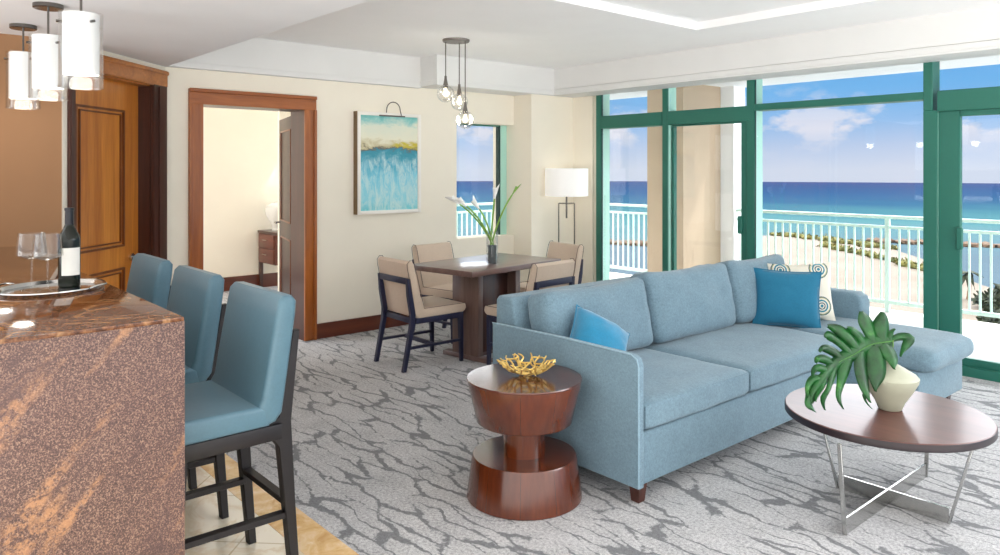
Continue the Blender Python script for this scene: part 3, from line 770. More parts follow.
# ---- bar stools
def stool():
    r = empty('bar_stool', (0, 0, 0))
    W = 0.235
    # seat: profile in yz
    MB().prism([(-0.21, 0.605), (-0.222, 0.63), (-0.215, 0.665), (-0.19, 0.68), (0.09, 0.675), (0.11, 0.675), (0.12, 0.60), (-0.19, 0.598)], -W, W, 'yz', 0.016, 3).build('seat', M['leather'], r)
    MB().prism([(0.10, 0.60), (0.075, 0.675), (0.090, 0.70), (0.140, 0.98), (0.152, 1.035), (0.172, 1.052), (0.204, 1.050), (0.220, 1.03), (0.216, 0.98), (0.175, 0.70), (0.165, 0.64), (0.14, 0.61)], -W, W, 'yz', 0.018, 3).build('backrest', M['leather'], r)
    fm = MB()
    fm.box((-W + .004, -0.20, 0.545), (-W + .045, 0.165, 0.60), 0.004); fm.box((W - .045, -0.20, 0.545), (W - .004, 0.165, 0.60), 0.004)
    fm.box((-W + .03, -0.20, 0.545), (W - .03, -0.165, 0.60), 0.004)
    fm.box((-W + .03, 0.14, 0.545), (W - .03, 0.175, 0.60), 0.004)
    fm.build('seat_frame', M['espresso'], r)
    for s in (-1, 1):
        lg = MB()
        x0 = s * (W - .040)
        lg.prism([(0.265, 0.0), (0.305 - .005, 0.0), (0.262, 0.33), (0.245, 0.60), (0.243, 0.90), (0.218, 0.91), (0.205, 0.70), (0.195, 0.61), (0.155, 0.548), (0.178, 0.535), (0.192, 0.51), (0.205, 0.33)][:] if False else
                 [(0.212, 0.0), (0.242, 0.0), (0.222, 0.30), (0.206, 0.60), (0.238, 0.92), (0.212, 0.92), (0.174, 0.70), (0.158, 0.62), (0.10, 0.598), (0.08, 0.548), (0.140, 0.540), (0.160, 0.51), (0.182, 0.30)], x0 - .02, x0 + .02, 'yz', 0.003, 1)
        lg.build('leg', M['espresso'], r)
        MB().bar((x0 * .96, -0.175, 0.56), (x0 * .93, -0.195, 0.0), 0.044, 0.03, bev=0.003).build('leg', M['espresso'], r)
        MB().bar((x0 * .96, -0.185, 0.26), (x0 * .98, 0.20, 0.26), 0.022, 0.022, 0.034, 0.034, bev=0.002, up=(1, 0, 0)).build('stretcher', M['espresso'], r)
    MB().bar((-W + .04, 0.203, 0.30), (W - .04, 0.203, 0.30), 0.022, 0.022, 0.034, 0.034, bev=0.002).build('stretcher', M['espresso'], r)
    MB().bar((-W + .04, -0.19, 0.17), (W - .04, -0.19, 0.17), 0.022, 0.022, 0.034, 0.034, bev=0.002).build('foot_rail', M['espresso'], r)
    return r
st = stool()
sl = ['blue leather bar stool nearest the camera, its seat and legs in full view',
      'blue leather bar stool in the middle of the three along the counter',
      'blue leather bar stool farthest along the counter, only its backrest showing']
for i in range(3):
    o = st if i == 0 else copy_tree(st)
    o.location = (-2.745 - 0.68 * i, 0.995, 0.001); tag(o, sl[i], 'bar stool', 'bar stools along the granite counter')

# ---- kitchen pendants
def kpend():
    r = empty('pendant_light', (0, 0, 2.30))
    MB().lathe([(0.062, -0.022), (0.066, -0.018), (0.066, 0.0)], seg=40).build('canopy', M['nickel'], r)
    MB().tube([(0, 0, -0.02), (0, 0, -0.17)], 0.005, 8).build('stem', M['nickel'], r)
    MB().lathe([(0.068, -0.155), (0.068, -0.405), (0.064, -0.405), (0.064, -0.155)], seg=48, cap=False).lathe([(0.001, -0.153), (0.068, -0.153), (0.068, -0.157), (0.001, -0.157)], seg=48, cap=False).build('inner_shade', M['opal'], r)
    MB().lathe([(0.083, -0.15), (0.083, -0.46), (0.080, -0.46), (0.080, -0.15), (0.083, -0.15)], seg=48, cap=False).build('outer_glass', M['clear'], r)
    s_ = MB()
    for a in (20, 140, 260):
        c_, d_ = math.cos(math.radians(a)), math.sin(math.radians(a))
        s_.tube([(0.066 * c_, 0.066 * d_, -0.19), (0.09 * c_, 0.09 * d_, -0.19)], 0.006, 8)
    s_.build('screw', M['nickel'], r)
    MB().lathe([(0.083, -0.452), (0.0845, -0.452), (0.0845, -0.46), (0.079, -0.46)], seg=48, cap=False).build('rim', M['clear'], r)
    return r
kp = kpend()
kl = ['cylindrical glass pendant with white inner shade, largest and rightmost of three over the counter',
      'cylindrical glass pendant with white inner shade, middle of three over the counter',
      'cylindrical glass pendant with white inner shade, leftmost of three over the counter']
for i, x in enumerate((-3.49, -4.17, -4.86)):
    o = kp if i == 0 else copy_tree(kp)
    o.location = (x, 0.725, 2.30); tag(o, kl[i], 'pendant light', 'glass pendants over the counter')

# ---- dining table
tb = empty('dining_table', (-4.72, 3.95, 0), math.radians(8)); tag(tb, 'rectangular dark walnut dining table on a slab pedestal', 'table')
MB().box((-0.35, -0.55, 0.708), (0.35, 0.55, 0.75), 0.004).build('tabletop', M['walnut'], tb)
MB().box((-0.14, -0.26, 0.03), (0.14, -0.20, 0.71), 0.003).build('pedestal_panel', M['walnut_v'], tb)
MB().box((-0.14, 0.20, 0.03), (0.14, 0.26, 0.71), 0.003).build('pedestal_panel', M['walnut_v'], tb)
MB().box((-0.05, -0.20, 0.03), (0.05, 0.20, 0.71), 0.003).build('pedestal_core', M['dark_wood'], tb)
MB().box((-0.24, -0.27, 0.001), (0.24, -0.19, 0.035), 0.004).box((-0.24, 0.19, 0.001), (0.24, 0.27, 0.035), 0.004).box((-0.05, -0.2, 0.001), (0.05, 0.2, 0.035), 0.004).build('foot_plate', M['walnut'], tb)

# ---- dining chairs (facing +y locally)
def dchair():
    r = empty('dining_chair', (0, 0, 0)); W = 0.225
    MB().prism([(0.25, 0.40), (0.262, 0.42), (0.255, 0.45), (0.235, 0.458), (-0.15, 0.452), (-0.17, 0.44), (-0.17, 0.385), (0.23, 0.388)], -W, W, 'yz', 0.012, 3).build('seat', M['beige'], r)
    MB().prism([(-0.17, 0.385), (-0.14, 0.40), (-0.135, 0.46), (-0.165, 0.56), (-0.222, 0.79), (-0.235, 0.815), (-0.26, 0.818), (-0.278, 0.80), (-0.275, 0.76), (-0.232, 0.56), (-0.21, 0.42), (-0.195, 0.39)], -W, W, 'yz', 0.012, 3).build('backrest', M['beige'], r)
    for s in (-1, 1):
        x = s * (W - .004); pp = MB()
        pp.tube([(x, 0.245, 0.458), (x, -0.13, 0.456), (x, -0.158, 0.56), (x, -0.215, 0.79), (x, -0.235, 0.822), (x, -0.262, 0.824), (x, -0.283, 0.80), (x, -0.279, 0.76), (x, -0.24, 0.58)], 0.0024, 6)
        pp.build('piping', M['piping'], r)
    fm = MB()
    fm.box((-W + .005, -0.20, 0.345), (-W + .035, 0.235, 0.39), 0.003); fm.box((W - .035, -0.20, 0.345), (W - .005, 0.235, 0.39), 0.003)
    fm.box((-W + .03, 0.205, 0.345), (W - .03, 0.235, 0.388), 0.003)
    MB().box((-W + .01, -0.277, 0.645), (W - .01, -0.252, 0.69), 0.003).build('back_rail', M['navy'], r)
    fm.box((-W + .03, -0.228, 0.345), (W - .03, -0.20, 0.385), 0.003)
    fm.build('frame', M['navy'], r)
    for s in (-1, 1):
        x = s * (W - .02)
        MB().prism([(-0.315, 0.0), (-0.285, 0.0), (-0.212, 0.34), (-0.205, 0.42), (-0.232, 0.56), (-0.252, 0.69), (-0.280, 0.69), (-0.272, 0.56), (-0.248, 0.42), (-0.25, 0.34)], x - .017, x + .017, 'yz', 0.003, 1).build('leg', M['navy'], r)
        MB().bar((x, 0.215, 0.38), (x, 0.225, 0.0), 0.038, 0.026, bev=0.003).build('leg', M['navy'], r)
        MB().bar((x, -0.262, 0.17), (x, 0.215, 0.17), 0.018, 0.018, 0.028, 0.028, up=(1, 0, 0)).build('stretcher', M['navy'], r)
    MB().box((-W + .03, -0.05, 0.155), (W - .03, -0.03, 0.185)).build('stretcher', M['navy'], r)
    return r
dc = dchair()
for (x, y, rz, lab), i in zip((
        (-4.86, 3.41, -2, 'beige dining chair with navy frame, its back to the camera beside the doorway'),
        (-5.40, 4.10, -82, 'beige dining chair against the picture wall side of the table, facing the sofa'),
        (-4.90, 4.78, 172, 'beige dining chair on the window side of the table, below the floor lamp'),
        (-4.20, 3.93, 95, 'beige dining chair between the table and the back of the sofa')), range(4)):
    o = dc if i == 0 else copy_tree(dc)
    o.location = (x, y, 0.001); o.rotation_euler = (0, 0, math.radians(rz)); tag(o, lab, 'chair', 'beige chairs around the dining table')

# ---- calla lily vase
vs_ = empty('flower_vase', (-4.57, 3.88, 0.75)); tag(vs_, 'tall clear glass vase with dark pebbles on the dining table', 'vase')
MB().lathe([(0.001, 0.0), (0.048, 0.0), (0.048, 0.26), (0.045, 0.26), (0.045, 0.006), (0.001, 0.006)], seg=36, cap=False).build('glass_cylinder', M['clear'], vs_)
rk = MB(); rr = random.Random(3)
for i in range(70):
    tmp = bmesh.new(); bmesh.ops.create_icosphere(tmp, subdivisions=1, radius=rr.uniform(.010, .015))
    a = rr.uniform(0, 2 * PI); q = rr.uniform(0, .030); z = 0.018 + 0.13 * i / 70
    for v in tmp.verts: v.co = Vector((v.co.x + q * math.cos(a), v.co.y + q * math.sin(a), v.co.z * .7 + z))
    rk.add(tmp)
rk.lathe([(0.032, 0.007), (0.034, 0.15)], seg=16)
o = rk.build('pebbles', M['river_stones'], vs_); o['kind'] = 'stuff'
# stems given by screen-side offset (lateral along the room's diagonal) and height
lat = Vector((0.6551, 0.7555, 0)); dep = Vector((-0.7555, 0.6551, 0))
stems = [(-0.27, 0.33, 0.05), (-0.21, 0.32, -0.05), (-0.11, 0.29, 0.08), (0.02, 0.38, -0.03), (0.16, 0.40, 0.04)]
labs = ['white calla lily leaning farthest left out of the glass vase', 'white calla lily, second from the left in the vase', 'white calla lily, third from the left in the vase, shortest', 'white calla lily standing nearly upright in the vase', 'green calla lily bud leaning right out of the vase']
for i, (lx, hz, dz) in enumerate(stems):
    r = empty('calla_lily', (-4.57, 3.88, 0.90)); tag(r, labs[i], 'flower', 'calla lilies in the vase')
    end = lat * lx + dep * dz + Vector((0, 0, hz - 0.0))
    st0 = lat * (-0.012 if lx > 0 else 0.014) + Vector((0, 0, -0.02)); mid = st0.lerp(end, .5) + Vector((0, 0, 0.06)) - lat * lx * .12
    pts = []
    for k_ in range(9):
        u_ = k_ / 8; pts.append(st0 * (1 - u_) ** 2 + mid * 2 * u_ * (1 - u_) + end * u_ * u_)
    MB().tube(pts, [0.007] * 8 + [0.006], 8).build('stem', M['stem_green'], r)
    d = (pts[-1] - pts[-2]).normalized(); xx = d.orthogonal().normalized(); yy = d.cross(xx)
    fl = MB(); rings = []; sg = 16
    H_ = 0.11
    for (rad, h_) in ((0.006, -0.01), (0.012, 0.02), (0.020, 0.05), (0.028, 0.075)):
        rings.append([fl.bm.verts.new(end + d * (h_ + (0.045 * max(0, math.cos(2 * PI * k_ / sg)) * (h_ / .075) ** 2)) + (xx * math.cos(2 * PI * k_ / sg) + yy * math.sin(2 * PI * k_ / sg)) * rad * (0.55 if i == 4 else 1)) for k_ in range(sg)])
    for a, b in zip(rings, rings[1:]):
        for k_ in range(sg): fl.bm.faces.new((a[k_], a[(k_ + 1) % sg], b[(k_ + 1) % sg], b[k_]))
    fl.build('flower', M['lily'] if i != 4 else M['stem_green'], r)

# ---- three-globe pendant over the dining table
gp = empty('globe_pendant', (-5.03, 3.87, ZC)); tag(gp, 'ceiling pendant with three clear glass globes over the dining table', 'pendant light')
MB().lathe([(0.110, -0.020), (0.115, -0.012), (0.115, 0.0)], seg=48).build('canopy', M['bronze'], gp)
for i, (lx, dz, gz) in enumerate(((-0.088, 0.0, -0.455), (0.025, 0.05, -0.52), (0.080, -0.05, -0.68))):
    p = lat * lx + dep * dz
    MB().tube([(p.x, p.y, -0.015), (p.x, p.y, gz + 0.12)], 0.005, 8).build('cord', M['bronze'], gp)
    s_ = MB().lathe([(0.010, gz + .15), (0.012, gz + .12), (0.022, gz + .07), (0.022, gz + 0.05)], c=(p.x, p.y, 0), seg=20).build('socket', M['bronze'], gp)
    pr = [(0.074 * math.sin(a), gz - 0.074 * math.cos(a)) for a in [PI * j / 20 for j in range(0, 19)]]
    pr[0] = (0.001, pr[0][1])
    MB().lathe(pr, c=(p.x, p.y, 0), seg=32, cap=False).build('globe', M['globe'], gp)
    MB().lathe([(0.001, gz - .03), (0.016, gz - .022), (0.022, gz), (0.014, gz + .03), (0.010, gz + .05)], c=(p.x, p.y, 0), seg=20, cap=False).build('bulb', M['bulb'], gp)

# ---- painting
pt = empty('framed_painting', (XP, 3.866, 1.565)); tag(pt, 'abstract turquoise seascape painting in a pale frame on the cream wall', 'painting')
t = NT('abstract_painting'); tc = t.n('ShaderNodeTexCoord'); mp = t.n('ShaderNodeMapping'); t.l(tc.outputs['Object'], mp.inputs['Vector'])
sx = t.n('ShaderNodeSeparateXYZ'); t.l(tc.outputs['Object'], sx.inputs[0])
zz = sx.outputs['Z']; yy_ = sx.outputs['Y']
n1 = t.noise(t.coords((1, 3, 6)), 2.0, 5, 0.65, 0.5)
n2 = t.noise(t.coords((1, 8, 2.6)), 2.0, 6, 0.75, 0.8)
f = t.math('ADD', t.math('DIVIDE', t.math('ADD', zz, 0.46), 0.92), t.math('MULTIPLY', t.math('SUBTRACT', n1, 0.5), 0.26))
base = t.ramp(f, [(0.0, (100, 204, 214)), (0.12, (150, 220, 232)), (0.35, (126, 208, 228)), (0.50, (70, 172, 200)), (0.62, (60, 150, 172)), (0.65, (104, 100, 90)), (0.675, (206, 196, 156)), (0.74, (236, 234, 212)), (0.88, (226, 232, 214)), (0.95, (150, 208, 202)), (1.0, (110, 190, 186))])
streak = t.ramp(n2, [(0.42, BLACK), (0.62, WHITE)])
low = t.ramp(f, [(0.52, WHITE), (0.60, BLACK)])
c = t.mix(t.math('MULTIPLY', t.math('MULTIPLY', streak, low), 0.8), base, (214, 236, 234))
yel = t.math('MULTIPLY', t.ramp(f, [(0.64, BLACK), (0.675, WHITE), (0.71, BLACK)]), t.ramp(yy_, [(0.0, BLACK), (0.08, WHITE)]))
c = t.mix(yel, c, (206, 190, 40))
M['painting'] = t.set(c, 0.5)
M['frame_white'] = m_plain('champagne_frame', (250, 246, 238), 0.4); M['frame_side'] = m_plain('dark_gilt_frame_side', (120, 96, 66), 0.5)
hw, hh = 0.352, 0.475
MB().box((0.03, -hw + .02, -hh + .02), (0.042, hw - .02, hh - .02)).build('canvas', M['painting'], pt, False)
m = MB()
for a, b in (((0.0, -hw, -hh), (0.06, -hw + .032, hh)), ((0.0, hw - .032, -hh), (0.06, hw, hh)), ((0.0, -hw + .032, -hh), (0.06, hw - .032, -hh + .032)), ((0.0, -hw + .032, hh - .032), (0.06, hw - .032, hh))):
    m.box(a, b, 0.002)
sub(m.build('frame', M['frame_white'], pt), 'pale champagne frame')
MB().box((0.0, -hw - .010, -hh), (0.055, -hw - .001, hh)).build('frame_side', M['frame_side'], pt)
pl = MB(); pl.tube([(0.03, -0.03, hh - .03)] + [(0.05, 0.04 - 0.075 * math.cos(a_), hh + .03 + .075 * math.sin(a_)) for a_ in [PI * i / 12 for i in range(13)]] + [(0.075, 0.115, hh - .03)], 0.005, 8)
pl.tube([(0.075, -0.13, hh - .03), (0.075, 0.15, hh - .03)], 0.007, 8)
pl.build('picture_light', M['bronze'], pt)

# ---- floor lamp in the corner
fl = empty('floor_lamp', (-5.635, 5.835, 0.001)); tag(fl, 'floor lamp with a white drum shade in the corner beside the window', 'lamp')
MB().box((-0.15, -0.11, 0.0), (0.15, 0.11, 0.02), 0.004).build('base', M['nickel'], fl)
lp = MB(); wv_ = lat * 0.085
def tb_(p): return (p.x, p.y, p.z)
for s in (-1, 1): lp.tube([tb_(wv_ * s + Vector((0, 0, .02))), tb_(wv_ * s + Vector((0, 0, 1.14)))], 0.007, 8)
lp.tube([tb_(-wv_ + Vector((0, 0, 1.14))), tb_(wv_ + Vector((0, 0, 1.14)))], 0.007, 8)
lp.build('loop_frame', M['nickel'], fl)
MB().tube([(0, 0, 0.98), (0, 0, 1.36)], 0.010, 10).build('pole', M['nickel'], fl)
MB().lathe([(0.232, 1.22), (0.232, 1.515), (0.229, 1.515), (0.229, 1.22), (0.232, 1.22)], seg=56, cap=False).build('lamp_shade', M['shade'], fl)
MB().tube([(-0.23, 0, 1.36), (0.23, 0, 1.36)], 0.003, 6).build('spider', M['nickel'], fl)

# ---- side table
sd = empty('side_table', (-2.545, 2.355, 0.001)); tag(sd, 'round mahogany hourglass side table beside the sofa arm', 'side table')
MB().lathe([(0.262, 0.0), (0.266, 0.004), (0.241, 0.188), (0.237, 0.195)], seg=64).build('base', M['mahogany'], sd)
MB().lathe([(0.095, 0.19), (0.095, 0.36)], seg=48).build('neck', M['mahogany'], sd)
MB().lathe([(0.216, 0.345), (0.221, 0.349), (0.264, 0.536), (0.264, 0.538)], seg=64).build('upper_drum', M['mahogany'], sd)
MB().lathe([(0.2645, 0.536), (0.266, 0.540), (0.264, 0.545)], seg=64).build('tabletop', M['mahogany_top'], sd)

# ---- gold branch bowl
rb = random.Random(11); bw = MB()
bz = 0.547
def bowl_pt(a, u_):   # u 0 bottom .. 1 rim
    u_ = max(0.0, u_)
    R = 0.045 + 0.078 * u_ ** 0.9; z = 0.018 + 0.046 * u_ ** 1.6
    return Vector((R * math.cos(a), R * math.sin(a), z))
nodes = []
NR = [9, 14, 19, 24]
for ri, nn_ in enumerate(NR):
    nodes.append([bowl_pt(2 * PI * (j + rb.uniform(-.3, .3) + .5 * (ri % 2)) / nn_, ri / (len(NR) - 1) * .9 + rb.uniform(-.06, .06)) for j in range(nn_)])
def seg_(a, b, r0=.0044, r1=.0044):
    m_ = (a + b) / 2 + Vector((rb.uniform(-.004, .004),) * 3); bw.tube([a, m_, b], [r0, (r0 + r1) / 2, r1], 6)
for ri in range(len(NR)):
    cur = nodes[ri]
    for j, p in enumerate(cur):
        if rb.random() < (.55 if ri else 1): seg_(p, cur[(j + 1) % len(cur)])
        if ri:
            lo_ = sorted(nodes[ri - 1], key=lambda q: (q - p).length)
            seg_(p, lo_[0])
            if rb.random() < .45: seg_(p, lo_[1])
    if ri == len(NR) - 1:
        for p in cur:
            a = math.atan2(p.y, p.x) + rb.uniform(-.25, .25); q = bowl_pt(a, rb.uniform(1.05, 1.3)); q.z = p.z + rb.uniform(.006, .018)
            seg_(p, q, .0042, .003)
for p in nodes[0]: seg_(p, Vector((p.x * .3, p.y * .3, .014)))
for j in range(4):
    a = 2 * PI * j / 4 + .4; seg_(Vector((.03 * math.cos(a), .03 * math.sin(a), .014)), Vector((.04 * math.cos(a), .04 * math.sin(a), .003)))
o = bw.build('branch_bowl', M['gold']); o.location = (-2.545 + 0.0, 2.375, bz - .001)
tag(o, 'gold bowl of tangled metal branches on the round side table', 'bowl')

# ---- sofa
sf = empty('sectional_sofa', (-2.6, 4.0, 0)); tag(sf, 'pale blue linen sectional sofa with chaise and loose back cushions', 'sofa')
SO = Vector((2.6, -4.0, 0))
def S(x, y, z): return (x + 2.6, y - 4.0, z)
def sbox(a, b, bev=0.02, seg=3): return MB().box(S(*a), S(*b), bev, seg)
XF = -2.12
sbox((-3.10, 2.672, 0.085), (XF, 4.72, 0.322), 0.012).build('base', M['sofa'], sf)
sbox((-3.10, 4.70, 0.085), (-1.70, 5.425, 0.315), 0.012).build('chaise_base', M['sofa'], sf)
# near arm: side profile in xz, extruded in y
MB().prism([(S(-3.10, 0, 0)[0], 0.085), (S(-2.105, 0, 0)[0], 0.085), (S(-2.105, 0, 0)[0], 0.63), (S(-2.115, 0, 0)[0], 0.658), (S(-2.145, 0, 0)[0], 0.675), (S(-2.60, 0, 0)[0], 0.678), (S(-3.10, 0, 0)[0], 0.668)], 2.63 - 4.0, 2.678 - 4.0, 'xz', 0.010, 3).build('arm', M['sofa'], sf)
pp = MB()
for yy2 in (2.634,):
    pp.tube([S(-3.10, yy2, 0.672), S(-2.60, yy2, 0.680), S(-2.145, yy2, 0.677), S(-2.113, yy2, 0.660), S(-2.103, yy2, 0.63), S(-2.103, yy2, 0.09)], 0.0035, 6)
pp.build('piping', M['piping_pale'], sf)
MB().prism([(S(-3.10, 0, 0)[0], 0.085), (S(-2.30, 0, 0)[0], 0.085), (S(-2.29, 0, 0)[0], 0.57), (S(-2.305, 0, 0)[0], 0.615), (S(-2.35, 0, 0)[0], 0.638), (S(-3.10, 0, 0)[0], 0.638)], 5.31 - 4.0, 5.46 - 4.0, 'xz', 0.025, 3).build('arm', M['sofa'], sf)
# back
MB().prism([(S(-3.13, 0, 0)[0], 0.085), (S(-2.90, 0, 0)[0], 0.085), (S(-2.93, 0, 0)[0], 0.50), (S(-2.985, 0, 0)[0], 0.795), (S(-3.005, 0, 0)[0], 0.815), (S(-3.11, 0, 0)[0], 0.812), (S(-3.13, 0, 0)[0], 0.79)], 2.68 - 4.0, 5.32 - 4.0, 'xz', 0.018, 3).build('back', M['sofa'], sf)
def scush(x0, x1, y0, y1, z0, z1, seed, crown=0.018, p=5.0, wr=0.004, name='seat_cushion'):
    c_ = S((x0 + x1) / 2, (y0 + y1) / 2, (z0 + z1) / 2)
    return cushion((x1 - x0, y1 - y0, z1 - z0), p, crown, 16, wr, seed, 0, c_).build(name, M['sofa'], sf, True, 60)
scush(-2.92, -2.098, 2.680, 3.550, 0.330, 0.458, 1, p=7.5, wr=.005)
scush(-2.92, -2.098, 3.555, 4.705, 0.330, 0.458, 2, p=7.5, wr=.005)
scush(-2.92, -1.625, 4.710, 5.440, 0.305, 0.450, 3, 0.014, 3.6, name='chaise_cushion')
for (y0, y1) in ((2.680, 3.550), (3.555, 4.705)):
    e_ = .020
    MB().tube([S(-2.90, y0 + .004, 0.447), S(-2.125, y0 + .004, 0.447), S(-2.103, y0 + .026, 0.447), S(-2.100, (y0 + y1) / 2, 0.449), S(-2.103, y1 - .026, 0.447), S(-2.125, y1 - .004, 0.447), S(-2.90, y1 - .004, 0.447)], 0.0035, 6).build('piping', M['sofa'], sf)
# back cushions
for (y0, y1, sd_, hz) in ((2.725, 3.575, 11, 0.400), (3.585, 4.45, 12, 0.42), (4.46, 5.20, 13, 0.42)):
    rt = Matrix.Rotation(math.radians(-12), 3, 'Y')
    dims = (0.19, y1 - y0 - .01, hz)
    bm_c = cushion(dims, 5.2, 0.0, 18, 0.012, sd_, 0, (0, 0, 0))
    for v in bm_c.bm.verts:      # puff the face and pinch the top corners
        a = 2 * v.co.y / dims[1]; b = 2 * v.co.z / dims[2]
        v.co.x += math.copysign(1, v.co.x) * 0.030 * (1 - a * a) * (1 - b * b)
        v.co.z += 0.012 * abs(a) ** 3 * (1 if b > 0 else 0) - 0.008 * (1 - a * a) * max(0, b)
        v.co = rt @ v.co + Vector(S(-2.835, (y0 + y1) / 2, 0.452 + hz / 2))
    bm_c.build('back_cushion', M['sofa'], sf, True, 60)
for (x, y) in ((-2.16, 2.70), (-3.04, 2.70), (-1.77, 5.32), (-3.04, 5.38), (-1.77, 4.78)):
    MB().bar(S(x, y, 0.088), S(x, y, 0.0), 0.062, 0.045, bev=0.003).build('leg', M['dark_wood'], sf)

# ---- throw pillows
def place_pillow(name, mb, mat, loc, yaw, tilt, roll, label):
    o = mb.build(name, mat, None, True, 80)
    o.rotation_mode = 'XYZ'
    R_m = Matrix.Rotation(yaw, 4, 'Z') @ Matrix.Rotation(tilt, 4, 'X') @ Matrix.Rotation(roll, 4, 'Y')
    o.matrix_world = Matrix.Translation(loc) @ R_m
    tag(o, label, 'pillow'); return o
yawc = math.atan2(0.25, 0.40)
p1 = place_pillow('throw_pillow', pillow_mesh(0.43, 0.385, 0.13, 1), M['blue_pillow'], (-2.55, 4.765, 0.635), yawc, math.radians(-14), 0.03, 'square deep teal pillow in the sofa corner in front of the patterned one')
rim = pillow_rim(0.43, 0.385, 0.004).build('piping', M['blue_pillow'], p1)
# patterned pillow
t = NT('medallion_fabric'); tc = t.n('ShaderNodeTexCoord'); sx = t.n('ShaderNodeSeparateXYZ'); t.l(tc.outputs['Object'], sx.inputs[0])
def cell(sock, off):
    a = t.math('DIVIDE', t.math('ADD', sock, off), 0.25)
    return t.math('MULTIPLY', t.math('SUBTRACT', t.math('FRACT', t.math('ADD', a, 10.0)), 0.5), 0.25)
cx_ = cell(sx.outputs['X'], 0.005); cz_ = cell(sx.outputs['Z'], 0.225)
rad = t.math('SQRT', t.math('ADD', t.math('MULTIPLY', cx_, cx_), t.math('MULTIPLY', cz_, cz_)))
wob = t.math('ADD', t.math('MULTIPLY', rad, 10.0), t.math('MULTIPLY', t.math('SUBTRACT', t.noise(t.coords(), 90, 2), 0.5), 0.05))
cream_ = lin((232, 228, 214)); teal_ = lin((54, 134, 156)); olive_ = lin((164, 168, 120)); dk_ = lin((60, 98, 116))
c = t.ramp(wob, [(0.0, teal_), (0.10, cream_), (0.17, dk_), (0.24, cream_), (0.32, teal_), (0.42, cream_), (0.52, olive_), (0.58, dk_), (0.64, cream_)], 'CONSTANT')
t.bump(t.noise(t.coords(), 300, 2), 0.2, 0.002)
M['medallion'] = t.set(c, 0.9)
place_pillow('throw_pillow', pillow_mesh(0.42, 0.40, 0.12, 4), M['medallion'], (-2.565, 4.99, 0.655), yawc + 0.12, math.radians(-12), -0.04, 'cream pillow with teal ringed medallions behind the deep teal pillow')
p3 = place_pillow('throw_pillow', pillow_mesh(0.33, 0.33, 0.23, 7), M['teal_pillow'], (-2.585, 2.905, 0.598), math.radians(80), math.radians(-34), math.radians(36), 'bright turquoise pillow tucked between the near sofa arm and back cushion')
pillow_rim(0.33, 0.33, 0.004).build('piping', M['teal_pillow'], p3)

# ---- coffee table
CC = Vector((-1.412, 3.515, 0))
cf = empty('coffee_table', (CC.x, CC.y, 0.001)); tag(cf, 'round dark wood coffee table on crossed steel legs', 'coffee table')
R0 = 0.423
MB().lathe([(R0 - .004, 0.385), (R0, 0.389), (R0, 0.412), (R0 - .002, 0.4165)], seg=96).build('tabletop_edge', M['coffee_edge'], cf)
MB().lathe([(R0 - .002, 0.4165), (R0 - .005, 0.42)], seg=96).build('tabletop', M['coffee_top'], cf)
feet = {'A': (-1.40, 3.09), 'B': (-1.155, 3.52), 'C': (-1.628, 3.52), 'D': (-1.405, 3.97)}
tops = {}
for kf, (x, y) in feet.items():
    d = Vector((x, y, 0)) - Vector((-1.397, 3.525, 0)); tops[kf] = Vector((-1.397, 3.525, 0)) + d * 1.0 + d.normalized() * (0.05 if kf in 'AD' else 0.10)
for kf, (x, y) in feet.items():
    p = Vector((x, y, 0.0)) - CC; q = tops[kf] - CC; q.z = 0.386
    d = (Vector((x, y, 0)) - Vector((-1.397, 3.525, 0))).normalized()
    MB().bar(p, q, 0.018, 0.018, 0.010, 0.010, bev=0.0015, up=d).build('leg', M['steel'], cf)
for a, b in (('A', 'D'), ('B', 'C')):
    p = Vector((*feet[a], 0.030)) - CC; q = Vector((*feet[b], 0.030)) - CC
    d = (q - p).normalized(); nrm_ = Vector((-d.y, d.x, 0))
    MB().bar(p + Vector((0, 0, .004)), q + Vector((0, 0, .004)), 0.066, 0.066, 0.008, 0.008, up=nrm_).build('cross_bar', M['steel'], cf)

# ---- vase with monstera leaf
VP = Vector((-1.405, 3.548, 0.4225))
vz = MB().lathe([(0.001, 0.0), (0.046, 0.0), (0.050, 0.004), (0.062, 0.035), (0.095, 0.088), (0.116, 0.128), (0.119, 0.146), (0.108, 0.158), (0.107, 0.160), (0.055, 0.190), (0.030, 0.204), (0.027, 0.217), (0.029, 0.222), (0.024, 0.222), (0.022, 0.205), (0.028, 0.19)], seg=64, cap=False).build('ceramic_vase', M['ceramic'])
vz.location = VP; tag(vz, 'pale celadon ceramic vase with wide shoulders on the coffee table', 'vase')
